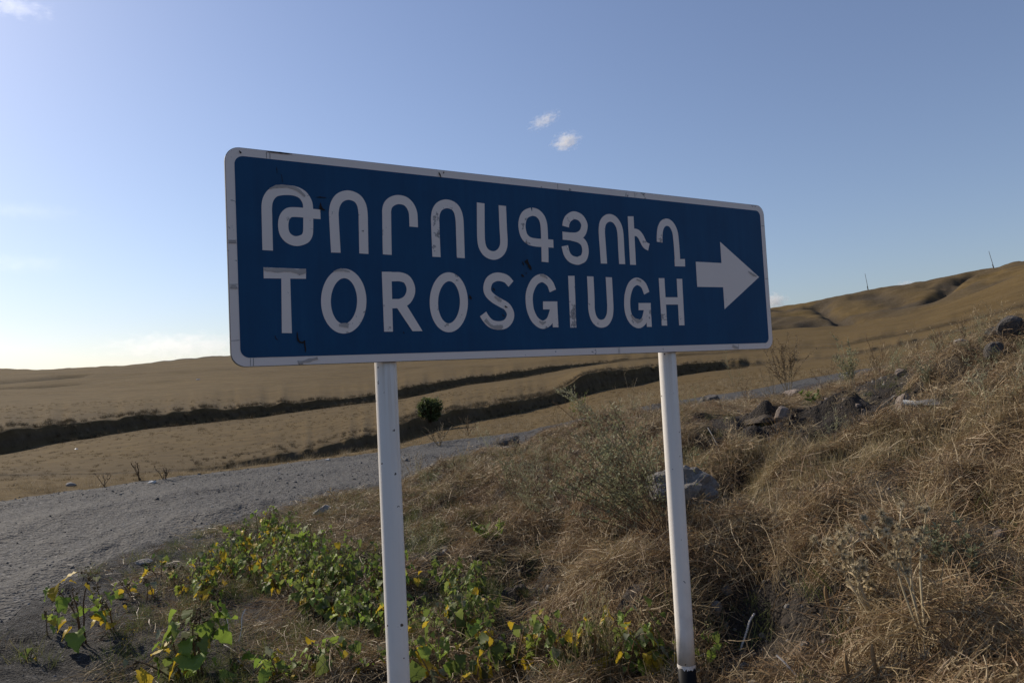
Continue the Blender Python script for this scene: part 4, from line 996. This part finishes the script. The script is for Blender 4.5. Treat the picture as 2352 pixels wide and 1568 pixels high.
# thistles with round spiny heads
def spiny_ball(seed):
    rg = np.random.default_rng(seed); mb = MB()
    for i in range(130):
        d = rg.normal(size=3); d[2] = d[2] * .9 + .15; d /= np.linalg.norm(d)
        mb.ribbon([d * .35, d * .75, d * (1.05 + .3 * rg.random())], [.13, .085, .02])
    return mb.mesh('spines', M['thistle'])
BALL = [spiny_ball(i) for i in range(3)]
def core_mesh():
    bm = bmesh.new(); bmesh.ops.create_icosphere(bm, subdivisions=2, radius=0.5)
    for v in bm.verts: v.co *= 1 + .12 * random.uniform(-1, 1)
    me = bpy.data.meshes.new('seed_head'); bm.to_mesh(me); bm.free(); me.materials.append(M['thistle_core']); return me
CORE = core_mesh()
def thistle(px, py, label, stems, seed, ballpx=18):
    rg = np.random.default_rng(seed); p = ground_at(px, py); s = px_scale(p)
    e = empty('thistle', p); tag(e, label, 'thistle', 'spiny thistles on the right slope')
    st = MB(); lf = MB()
    rt = np.array([RT[0], RT[1], 0]); 
    for (tx, ty, nb, spx) in stems:         # stem tip in the photo relative to the base, number of heads
        tip = rt * (tx - px) * s + np.array([0, (ty - py) * s * 0.12, (py - ty) * s + (tx - px) * s * .05])
        mid = tip * .5 + np.array([rg.normal() * .03, .02, .03])
        P = catmull([(0, 0, -.02), mid, tip], 6)
        st.tube(P, np.linspace(.006, .0025, len(P)), 5)
        for i in range(nb):
            k_ = int(rg.integers(6, len(P))); o = np.array([rg.normal() * spx * s, rg.normal() * spx * s * .8, abs(rg.normal()) * spx * s * .8 + .02])
            if i == 0: k_ = len(P) - 1; o = np.array([0, 0, .02])
            q = P[k_] + o
            st.tube([P[k_], P[k_] + o * .55 + np.array([0, 0, -.008]), q], [.0026, .002, .0018], 4, cap=False)
            b = link('seed_head', CORE, e, q); sz = ballpx * s * .5 * (.75 + .5 * rg.random()); b.scale = (sz,) * 3
            c = link('spines', BALL[int(rg.integers(3))], b); c.rotation_euler = (rg.normal() * .5, rg.normal() * .5, rg.random() * 6)
        for i in range(4):
            k_ = int(rg.integers(1, len(P) - 1)); a = rg.random() * 6.28; o = np.array([math.cos(a), math.sin(a), .5])
            L = .05 + .06 * rg.random()
            lf.ribbon([P[k_], P[k_] + o * L * .5, P[k_] + o * L + np.array([0, 0, -.02])], [.006, .012, .002])
    st.build('stem', M['thistle'], e); lf.build('leaves', M['straw'], e)
thistle(2130, 1490, 'large dried thistle with many round spiny heads, stem leaning left', [(2045, 1195, 9, 26), (2075, 1165, 8, 24), (1990, 1185, 7, 22), (2130, 1180, 6, 20), (2095, 1240, 7, 24)], 1)
thistle(2020, 1440, 'thistle with small spiny heads in front of the large one at its left', [(1930, 1255, 8, 22), (1965, 1225, 8, 22), (1985, 1310, 5, 16), (1905, 1240, 5, 18)], 2)
thistle(1990, 1420, 'short thistle low in the straw left of the other two', [(1955, 1345, 5, 14), (1990, 1330, 4, 12)], 3)

# cat-tail like brown spikes and white dead twigs
M['spike'] = plant_mat('spike', [(0, (0.17, 0.11, 0.05)), (1, (0.27, 0.18, 0.09))], 0, .9)
for px, py, h, lab in ((1908, 1430, 82, 'brown cat-tail spike standing in the straw left of the thistles'), (1957, 1600, 100, 'brown spike at the bottom edge below the thistles'), (2020, 1590, 110, 'second brown spike at the bottom edge, right of the other')):
    p = ground_at(px, py); s = px_scale(p); e = empty('grass_spike', p); tag(e, lab, 'grass')
    mb = MB(); mb.tube([(0, 0, -.01), (-.004, 0, h * s * .45)], .0016, 5); mb.build('stalk', M['straw'], e)
    mb = MB(); q = np.linspace(0, 1, 9); mb.tube([(-.004 - .01 * math.sin(t * 2), 0, h * s * (.4 + .6 * t)) for t in q], [.003, .0075, .0085, .0088, .0088, .0085, .0078, .006, .002], 8); mb.build('head', M['spike'], e, smooth=True)
def twig(pts, w, label, name='dead_twig'):
    P3 = []; p0 = ground_at(*pts[0]); s = px_scale(p0)
    for i, (px, py) in enumerate(pts):
        P3.append(np.array([(px - pts[0][0]) * s, .03 * i + .012 * (px - pts[0][0]) * 0, (pts[0][1] - py) * s + .01]))
    mb = MB(); mb.tube(catmull(P3, 4), w, 5); o = mb.build(name, M['twig_white'], None, p0); tag(o, label, 'twig')
twig([(548, 1480), (551, 1455), (549, 1430), (553, 1415)], .0035, 'upright white dead twig left of the left signpost')
twig([(528, 1462), (520, 1440), (512, 1426), (496, 1418)], .003, 'bent white dead twig beside the upright white one')
twig([(492, 1482), (486, 1468), (477, 1455)], .003, 'short white twig piece behind the large leaning weed')
twig([(540, 1500), (520, 1494), (505, 1492)], .003, 'white twig lying in the grass below the upright white twig')
twig([(565, 1545), (552, 1536), (530, 1520)], .003, 'white broken twig in the grass at the bottom left of centre')
twig([(716, 1545), (718, 1528), (714, 1510)], .003, 'thin white twig near the bottom left of the left signpost')
twig([(2065, 1250), (2078, 1215), (2092, 1180)], .003, 'straight pale straw stem slanting beside the thistle heads')
twig([(1700, 1500), (1722, 1465), (1735, 1445), (1752, 1432)], .005, 'pale curved dead stick on the slope right of the right signpost')
twig([(1832, 1560), (1812, 1535), (1798, 1522)], .004, 'pale stick lying at the bottom of the right slope')
twig([(1648, 1025), (1638, 1000), (1632, 985)], .005, 'pale dead stick on the dark mound right of the sign')
twig([(1010, 1432), (990, 1432), (975, 1436)], .004, 'pale stick lying behind the leafy clump right of the left signpost')
twig([(700, 1325), (690, 1300), (697, 1270)], .0025, 'thin dead stem standing in the leafy patch')

# the round bush by the gully
p = ground_at(988, 968); s = px_scale(p); rg = np.random.default_rng(5)
e = empty('round_bush', p); tag(e, 'round dark green bush standing alone by the gully beyond the road', 'bush')
tr = MB(); R_ = 38 * s
for i in range(7):
    d = np.array([rg.normal() * .5, rg.normal() * .5, 1]); tr.tube(bend((0, 0, -.1), d, R_ * 1.2, 5, 0, .12, rg), np.linspace(.05, .012, 6), 5)
tr.build('trunk', M['weed_brown'], e)
cr = MB()
cl = [np.array([rg.normal() * .42, rg.normal() * .42, .66 + rg.normal() * .34]) * R_ for _ in range(60)]
cl = [c for c in cl if (c[0] ** 2 + c[1] ** 2) / (.80 * R_) ** 2 + (c[2] - .66 * R_) ** 2 / (.62 * R_) ** 2 < 1.0 and c[2] > .08 * R_]
for c in cl:
    rr_ = R_ * (.12 + .15 * rg.random())
    for _ in range(80):
        d = rg.normal(size=3); d /= np.linalg.norm(d); q = c + d * rr_ * 1.35 * rg.random() ** .5
        o = rg.normal(size=3); o /= np.linalg.norm(o); L = .11 * (.6 + .8 * rg.random())
        cr.ribbon([q, q + o * L * .5, q + o * L], [L * .3, L * .6, L * .1])
f = cr.build('crown', M['bush_leaf'], e); f['kind'] = 'stuff'

# ------------------------------------------------------------------ ground cover (stuff), scattered as instances
def proto(meshes, name):
    c = bpy.data.collections.new(name)
    for i, me in enumerate(meshes):
        o = bpy.data.objects.new('%s_%02d' % (name, i), me); c.objects.link(o)
    return c
def slope_euler(P, rg, k=1.0):
    x, y = P[:, 0], P[:, 1]; e_ = .07
    gx = (height(x + e_, y) - height(x - e_, y)) / (2 * e_); gy = (height(x, y + e_) - height(x, y - e_)) / (2 * e_)
    n = np.stack([-gx * k, -gy * k, np.ones_like(gx)], -1); n /= np.linalg.norm(n, axis=1)[:, None]
    a = rg.random(len(x)) * 6.283; t = np.stack([np.cos(a), np.sin(a), np.zeros_like(a)], -1)
    xa = t - n * (t * n).sum(1)[:, None]; xa /= np.linalg.norm(xa, axis=1)[:, None]; ya = np.cross(n, xa)
    return np.stack([np.arctan2(ya[:, 2], n[:, 2]), -np.arcsin(np.clip(xa[:, 2], -1, 1)), np.arctan2(xa[:, 1], xa[:, 0])], -1)
def scatter(name, coll, nproto, P, scale, label, cat, tilt=0.15, seed=1, align=0.0):
    rg = np.random.default_rng(seed); n = len(P)
    me = bpy.data.meshes.new(name); me.vertices.add(n); me.vertices.foreach_set('co', np.asarray(P, np.float32).ravel())
    rot = np.stack([rg.normal(size=n) * tilt, rg.normal(size=n) * tilt, rg.random(n) * 6.283], -1)
    if align: rot = slope_euler(np.asarray(P), rg, align) + np.stack([rg.normal(size=n) * tilt, rg.normal(size=n) * tilt, np.zeros(n)], -1)
    a = me.attributes.new('rot', 'FLOAT_VECTOR', 'POINT'); a.data.foreach_set('vector', rot.astype(np.float32).ravel())
    sc = np.asarray(scale, np.float32); sc = sc if sc.ndim == 2 else np.repeat(sc[:, None], 3, 1)
    a = me.attributes.new('scl', 'FLOAT_VECTOR', 'POINT'); a.data.foreach_set('vector', sc.ravel())
    a = me.attributes.new('idx', 'INT', 'POINT'); a.data.foreach_set('value', rg.integers(0, nproto, n).astype(np.int32))
    o = link(name, me); tag(o, label, cat, None, 'stuff')
    ng = bpy.data.node_groups.new(name, 'GeometryNodeTree')
    ng.interface.new_socket('Geometry', in_out='INPUT', socket_type='NodeSocketGeometry')
    ng.interface.new_socket('Geometry', in_out='OUTPUT', socket_type='NodeSocketGeometry')
    N = ng.nodes; Lk = ng.links
    gi = N.new('NodeGroupInput'); go = N.new('NodeGroupOutput')
    ip = N.new('GeometryNodeInstanceOnPoints'); ci = N.new('GeometryNodeCollectionInfo')
    ci.inputs['Collection'].default_value = coll; ci.inputs['Separate Children'].default_value = True; ci.inputs['Reset Children'].default_value = True
    ip.inputs['Pick Instance'].default_value = True
    def na(nm, t):
        q = N.new('GeometryNodeInputNamedAttribute'); q.data_type = t; q.inputs['Name'].default_value = nm; return q.outputs['Attribute']
    Lk.new(gi.outputs[0], ip.inputs['Points']); Lk.new(ci.outputs[0], ip.inputs['Instance'])
    Lk.new(na('idx', 'INT'), ip.inputs['Instance Index']); Lk.new(na('rot', 'FLOAT_VECTOR'), ip.inputs['Rotation']); Lk.new(na('scl', 'FLOAT_VECTOR'), ip.inputs['Scale'])
    Lk.new(ip.outputs[0], go.inputs[0])
    md = o.modifiers.new('scatter', 'NODES'); md.node_group = ng
    return o
def tuft(seed, n, h, sp, lean, w, sag, mat, seg=4, wob=.12, up=1.0):
    rg = np.random.default_rng(seed); mb = MB()
    for i in range(n):
        a = rg.random() * 6.28; rad = sp * math.sqrt(rg.random()); d = np.array([rg.normal() * lean, rg.normal() * lean, up])
        P = bend((rad * math.cos(a), rad * math.sin(a), -.01), d, h * (.45 + .7 * rg.random()), seg, sag, wob, rg)
        sd = np.cross(P[-1] - P[0], rg.normal(size=3)); sd /= (np.linalg.norm(sd) + 1e-9)
        mb.ribbon(P, np.linspace(w, w * .35, seg + 1) * (.6 + .8 * rg.random()), sd)
    return mb.mesh('tuft', mat)
def litter(seed, n, L, sp, w, mat):
    rg = np.random.default_rng(seed); mb = MB()
    main = rg.random() * 6.28
    for i in range(n):
        a = rg.random() * 6.28; rad = sp * math.sqrt(rg.random()); b = main + rg.normal() * 1.3
        d = np.array([math.cos(b), math.sin(b), rg.normal() * .22 + .12])
        P = bend((rad * math.cos(a), rad * math.sin(a), .0 + .06 * rg.random() ** 2), d, L * (.35 + .8 * rg.random()), 5, .25, .16, rg)
        P[:, 2] = np.abs(P[:, 2] - .004) + .002
        sd = np.cross(P[-1] - P[0], rg.normal(size=3)); sd /= (np.linalg.norm(sd) + 1e-9)
        mb.ribbon(P, np.linspace(w, w * .5, 6) * (.5 + rg.random()), sd)
    return mb.mesh('litter', mat)
c_straw = proto([tuft(i, 44, .13, .09, .6, .0028, .6, M[('straw', 'straw_red', 'straw_red')[i % 3]]) for i in range(7)], 'straw_tuft')
c_fine = proto([tuft(20 + i, 26, .24, .09, .34, .0022, .35, M['straw'], 5, .10) for i in range(5)], 'fine_tuft')
c_lit = proto([litter(i, 60, .16, .16, .0030, M[('straw', 'straw_red', 'straw_red', 'straw')[i % 4]]) for i in range(8)], 'straw_litter')
c_green = proto([tuft(40 + i, 40, .16, .09, .45, .003, .4, M['grass_green']) for i in range(5)], 'green_tuft')
c_field = proto([tuft(60 + i, 36, .22, .25, .5, .010, .4, M['straw_field'], 3) for i in range(5)], 'field_tuft')
c_bank = proto([tuft(80 + i, 60, .50, .30, .55, .016, .35, M['bank_weed'], 3, .2) for i in range(5)], 'bank_weed')
def pebble(i):
    me = rock_mesh('pebble', 300 + i, M['gravel'], sub=1, rough=.25); return me
c_peb = proto([pebble(i) for i in range(8)], 'pebble')

def polar_points(n, r0, r1, a0, a1, rg, power=1.0):
    """random points over the land, denser near by (density ~ r^-power)"""
    u = rg.random(n); e_ = 2 - power
    r = np.exp(math.log(r0) + u * math.log(r1 / r0)) if abs(e_) < 1e-6 else (r0 ** e_ + u * (r1 ** e_ - r0 ** e_)) ** (1 / e_)
    a = rg.uniform(D(a0), D(a1), n); x = r * np.sin(a); y = r * np.cos(a)
    return x, y, r
rg = np.random.default_rng(21)
def on_ground(x, y, dz=0): return np.stack([x, y, height(x, y) + dz], -1)
def pixx(x, y): return 1176 + FPX * x / np.maximum(y, .1)

# straw litter and tufts over the verge
x, y, r = polar_points(27000, 1.4, 13.5, -44, 46, rg, 1.0)
t = param(x, y); px = pixx(x, y); m = (t < 5.15)
cov = smooth01(430, 980, px) * .84 + .10 * smooth01(150, 400, px) + .02
bare = .55 * fbm(x * .8 + 9, y * .8, 4) + .75 * fbm(x * 1.7 + 4, y * 1.7, 3) + .04 * (1 - smooth01(1500, 1700, px)) + .05
step = ((t > 2.75) & (t < 4.05 + .5 * fbm(x * 1.5, y * 1.5 + 3)) & (px > 1570 + 90 * fbm(x * 2, y * 2)) & (px < 2170 + 250 * fbm(x * 2 + 3, y * 2)))
m &= ~(np.hypot(x - .78, y - 2.85) < .33)
keep = m & (rg.random(len(x)) < cov * np.clip(smooth01(-.10, .10, bare), .07, 1)) & ~(step & (rg.random(len(x)) < .86))
k = np.nonzero(keep)[0]
h1 = k[: int(len(k) * .70)]; h2 = k[int(len(k) * .70): int(len(k) * .89)]; h3 = k[int(len(k) * .89):]
scatter('straw_litter', c_lit, 8, on_ground(x[h1], y[h1], .0), .65 + .7 * rg.random(len(h1)), 'matted dry straw lying over the slope', 'straw', .12, 1, 1.0)
scatter('dry_grass', c_straw, 7, on_ground(x[h2], y[h2]), (.5 + .7 * rg.random(len(h2))) * np.clip(1.35 - r[h2] / 14, .4, 1), 'dry brown grass tufts growing on the slope', 'dry grass', .2, 2, .5)
tall = smooth01(.0, .2, fbm(x[h3] * .5, y[h3] * .5 + 8, 3))
scatter('tall_dry_grass', c_fine, 5, on_ground(x[h3], y[h3]), (.4 + .7 * rg.random(len(h3)) * (.5 + tall)) * np.clip(1.35 - r[h3] / 14, .4, 1), 'fine upright dry grass on the slope', 'dry grass', .12, 3)
# greenish grass among the weeds at left and on the right slope
x, y, r = polar_points(9000, 1.8, 12, -42, 40, rg, 1.0)
t = param(x, y); px = pixx(x, y)
den = smooth01(120, 520, px) * (1 - smooth01(950, 1250, px)) * .75 + .10 * smooth01(1000, 1200, px) * (fbm(x * .7, y * .7 + 3, 3) > .05) + .10 + .25 * smooth01(880, 960, px) * (1 - smooth01(1300, 1500, px)) + .22 * (1 - smooth01(300, 500, px)) * (fbm(x * 1.5 + 7, y * 1.5, 3) > .04)
keep = (t < 5.0) & (rg.random(len(x)) < den * np.clip(.3 + 2.2 * fbm(x * 1.2, y * 1.2, 3) + .3, 0, 1))
scatter('green_grass', c_green, 5, on_ground(x[keep], y[keep]), .35 + .7 * rg.random(keep.sum()), 'short green grass among the weeds', 'grass', .15, 4)
x, y, r = polar_points(5000, 4.5, 9.5, 6, 38, rg, .8)
t = param(x, y); px = pixx(x, y); keep = (t > 1.9) & (t < 2.95) & (rg.random(len(x)) < .45 * smooth01(-.1, .15, fbm(x * .7 + 5, y * .7, 3)))
scatter('golden_grass', proto([tuft(120 + i, 22, .20, .10, .22, .0028, .25, M['straw_gold'], 4, .06) for i in range(5)], 'gold_tuft'), 5, on_ground(x[keep], y[keep]), .5 + .6 * rg.random(keep.sum()), 'golden upright grass on the slope below the earth mound', 'grass', .1, 12)
# gravel on the road and spilled over its near edge
x, y, r = polar_points(70000, 2.0, 34, -44, 42, rg, 1.25)
t = param(x, y); px = pixx(x, y)
onroad = (t > 5.9) & (t < 7.04)
edge = np.exp(-((t - 6.02) / .06) ** 2) + np.exp(-((t - 6.97) / .04) ** 2) + .5 * np.exp(-((t - 6.5) / .05) ** 2)
spill = (t <= 5.9) & (px < 900)
dens = np.where(onroad, .35 + .6 * edge, 0) + np.where(spill, smooth01(620, 60, px) * .45 + .35 * smooth01(4.3, 5.6, t), 0)
dens = dens * np.clip(.65 + 1.6 * fbm(x * .9, y * .9, 3), .1, 1.2)
keep = rg.random(len(x)) < dens
n = keep.sum(); sz = .005 + .013 * rg.random(n) ** 4 + .020 * (rg.random(n) < .02)
sz = sz * np.clip(np.hypot(x[keep], y[keep]) / 9, .8, 1.6) * np.where((edge[keep] > .4) & (rg.random(n) < .08), 2.4, 1.0)
sc = np.stack([sz, sz * (.7 + .4 * rg.random(n)), sz * (.5 + .3 * rg.random(n))], -1)
scatter('loose_gravel', c_peb, 8, on_ground(x[keep], y[keep], .002), sc, 'loose grey gravel stones on the road and its edge', 'gravel', .3, 5)
# stones lying in the soil of the slope
c_stone = proto([rock_mesh('pebble', 340 + i, M[('rock_tan', 'rock_grey', 'soil_clod', 'rock_pale', 'soil_clod', 'soil_clod')[i % 6]], sub=2, rough=.25) for i in range(12)], 'stone')
x, y, r = polar_points(9000, 2.0, 12, -14, 42, rg, 1.0)
t = param(x, y); keep = (t < 5.1) & (fbm(x * 1.7 + 4, y * 1.7, 3) < .02)
n = keep.sum(); sz = .006 + .030 * rg.random(n) ** 4
scatter('soil_stones', c_stone, 12, on_ground(x[keep], y[keep], .002), sz, 'small stones and crumbs lying in the dark soil', 'stones', .3, 6)
x, y, r = polar_points(9000, 6.5, 11.5, 8, 38, rg, .5)
t = param(x, y); px = pixx(x, y); keep = (t > 2.7) & (t < 4.1) & (px > 1540) & (px < 2200) & (fbm(x * 1.3, y * 1.3, 3) > -.08)
n = keep.sum(); sz = .006 + .032 * rg.random(n) ** 5
scatter('earth_crumbs', proto([rock_mesh('crumb', 380 + i, M['soil_clod' if i % 4 else 'rock_tan'], sub=2, rough=.35) for i in range(8)], 'crumb'), 8, on_ground(x[keep], y[keep], .0), np.stack([sz, sz * (.7 + .5 * rg.random(n)), sz * (.5 + .4 * rg.random(n))], -1), 'dark crumbled earth on the mound right of the sign', 'earth', .4, 13)
# stubble of the far fields, weeds of the banks and road edge
x, y, r = polar_points(60000, 13, 110, -42, 42, rg, 1.3)
t = param(x, y); keep = (t > 7.0) & (t < 12.5) & (rg.random(len(x)) < .10 + .25 * np.clip(fbm(x * .15, y * .5, 3), 0, 1)) & (r < 70)
scatter('field_stubble', c_field, 5, on_ground(x[keep], y[keep]), (.25 + .3 * rg.random(keep.sum())) * np.clip(r[keep] / 45, .7, 1.1), 'dry golden stubble covering the fields', 'stubble', .15, 7)
x, y, r = polar_points(90000, 15, 130, -42, 40, rg, 1.2)
t = param(x, y); px = pixx(x, y)
inb = ((t > 7.95) & (t < 9.08) & (px > 430) & (px < 1720)) | ((t > 9.95) & (t < 11.06) & (px < 1400))
tap = np.where(t < 9.5, smooth01(430, 900, px) * .6 + .4, 1.0)
keep = inb & (rg.random(len(x)) < .5 * tap * np.clip(.75 + 1.5 * fbm(x * .3, y * .3, 3), .15, 1))
scatter('bank_weeds', c_bank, 5, on_ground(x[keep], y[keep]), (.45 + .6 * rg.random(keep.sum())) * np.clip(r[keep] / 80, .35, .75) * (.45 + .55 * tap[keep]), 'dark dry weeds growing on the gully banks', 'weeds', .2, 8)
x, y, r = polar_points(30000, 11, 60, -42, 40, rg, 1.0)
t = param(x, y); keep = (t > 7.0) & (t < 7.35) & (rg.random(len(x)) < .5)
scatter('road_edge_grass', c_fine, 5, on_ground(x[keep], y[keep]), .6 + .7 * rg.random(keep.sum()), 'dry grass along the far edge of the road', 'dry grass', .15, 9)

def wisp(seed, mat):
    rg = np.random.default_rng(seed); mb = MB()
    for q in range(4):
        d = np.array([rg.normal() * .3, rg.normal() * .3, 1.0]); P = bend((rg.normal() * .04, rg.normal() * .04, -.02), d, .4 * (.6 + .6 * rg.random()), 7, .2, .09, rg)
        mb.ribbon(P, np.linspace(.005, .002, 8))
        for b in range(7):
            i = int(rg.integers(2, 7)); a = rg.random() * 6.28; dd = (P[i] - P[i - 1]) / np.linalg.norm(P[i] - P[i - 1]) + .8 * np.array([math.cos(a), math.sin(a), .2])
            B = bend(P[i], dd, .06 + .08 * rg.random(), 3, 0, .15, rg); mb.ribbon(B, [.0025, .002, .0018, .001])
            for k_ in range(7):
                c = B[int(rg.integers(1, 4))] + rg.normal(size=3) * .008; o = rg.normal(size=3) * .007; mb.ribbon([c, c + o, c + o * 2], [.003, .005, .001])
    return mb.mesh('wisp', mat)
c_wisp = proto([wisp(700 + i, M[('straw', 'sage', 'weed_brown')[i % 3]]) for i in range(9)], 'wisp')
x, y, r = polar_points(2600, 3.2, 13, -12, 42, rg, .6)
t = param(x, y); px = pixx(x, y); keep = (t > 2) & (t < 5.15) & (rg.random(len(x)) < np.where(t > 4.3, .12, .12)) & (px > 900) & ~((t > 2.8) & (t < 4.3) & (px > 1560) & (px < 2230))
scatter('wispy_weeds', c_wisp, 9, on_ground(x[keep], y[keep]), .4 + .8 * rg.random(keep.sum()), 'wispy dry weeds dotted over the slope and its crest', 'weeds', .15, 11)

# ------------------------------------------------------------------ clouds: small banks of mist high and far off
def cloud(px, py, wpx, hpx, label, seed, dens=0.02, dist=4000.0, sc=5.0, thr=.5, rot=0.0, g=.35):
    a, t = ray(px, py); c = np.array([dist * math.sin(a), dist * math.cos(a), EYE + dist * t]); s = px_scale(c)
    bm = bmesh.new(); bmesh.ops.create_icosphere(bm, subdivisions=3, radius=1.0)
    me = bpy.data.meshes.new('cloud'); bm.to_mesh(me); bm.free()
    o = link('cloud', me, None, c); o.scale = (wpx * s / 2, max(hpx, wpx * .5) * s / 2, hpx * s / 2); o.rotation_euler = (0, rot, -a)
    tag(o, label, 'cloud')
    m = bpy.data.materials.new('cloud_%d' % seed); m.use_nodes = True; n = m.node_tree.nodes; l = m.node_tree.links
    n.remove(n['Principled BSDF'])
    tc = n.new('ShaderNodeTexCoord')
    ln = n.new('ShaderNodeVectorMath'); ln.operation = 'LENGTH'; l.new(tc.outputs['Object'], ln.inputs[0])
    mp = n.new('ShaderNodeMapping'); mp.inputs['Location'].default_value = (seed * 3.1, seed * 1.7, 0); asp = wpx / hpx
    mp.inputs['Scale'].default_value = (max(1, asp * .6), 1, 1); l.new(tc.outputs['Object'], mp.inputs[0])
    nz = noise(n, sc * .5, 5, .62); l.new(mp.outputs[0], nz.inputs['Vector'])
    fall = math_(n, l, 'MULTIPLY', ln.outputs['Value'], .42)
    v = math_(n, l, 'SUBTRACT', math_(n, l, 'SUBTRACT', nz.outputs[0], fall), thr - .28)
    v = math_(n, l, 'MULTIPLY', math_(n, l, 'MAXIMUM', v, 0.0), dens * 8)
    pv = n.new('ShaderNodeVolumePrincipled'); pv.inputs['Color'].default_value = (.98, .98, .98, 1); pv.inputs['Anisotropy'].default_value = g
    l.new(v, pv.inputs['Density']); l.new(pv.outputs[0], n['Material Output'].inputs['Volume'])
    me.materials.append(m)
cloud(1250, 277, 110, 46, 'thin white wisp of cloud, upper of the two above the sign', 1, .008, rot=-.35, thr=.53, sc=7)
cloud(1300, 325, 90, 54, 'small bright puff of cloud, lower of the two above the sign', 2, .013, rot=-.25, thr=.50, sc=6)
cloud(1775, 692, 84, 48, 'small white cloud behind the ridge at the right end of the sign', 3, .012, thr=.45)
cloud(2082, 655, 60, 26, 'tiny white cloud peeping over the right ridge', 4, .014, thr=.45)
cloud(420, 795, 420, 80, 'low white cloud bank above the left hill beside the sign', 5, .0015, thr=.46, g=.75)
cloud(20, 10, 240, 60, 'thin white cloud in the top left corner', 6, .0007, thr=.48, g=.6)
cloud(60, 485, 330, 46, 'faint streak of cloud at the left edge above mid height', 7, .00015, thr=.46, g=.75)
cloud(50, 605, 300, 60, 'faint pale cloud low at the left edge', 8, .0002, thr=.46, g=.75)
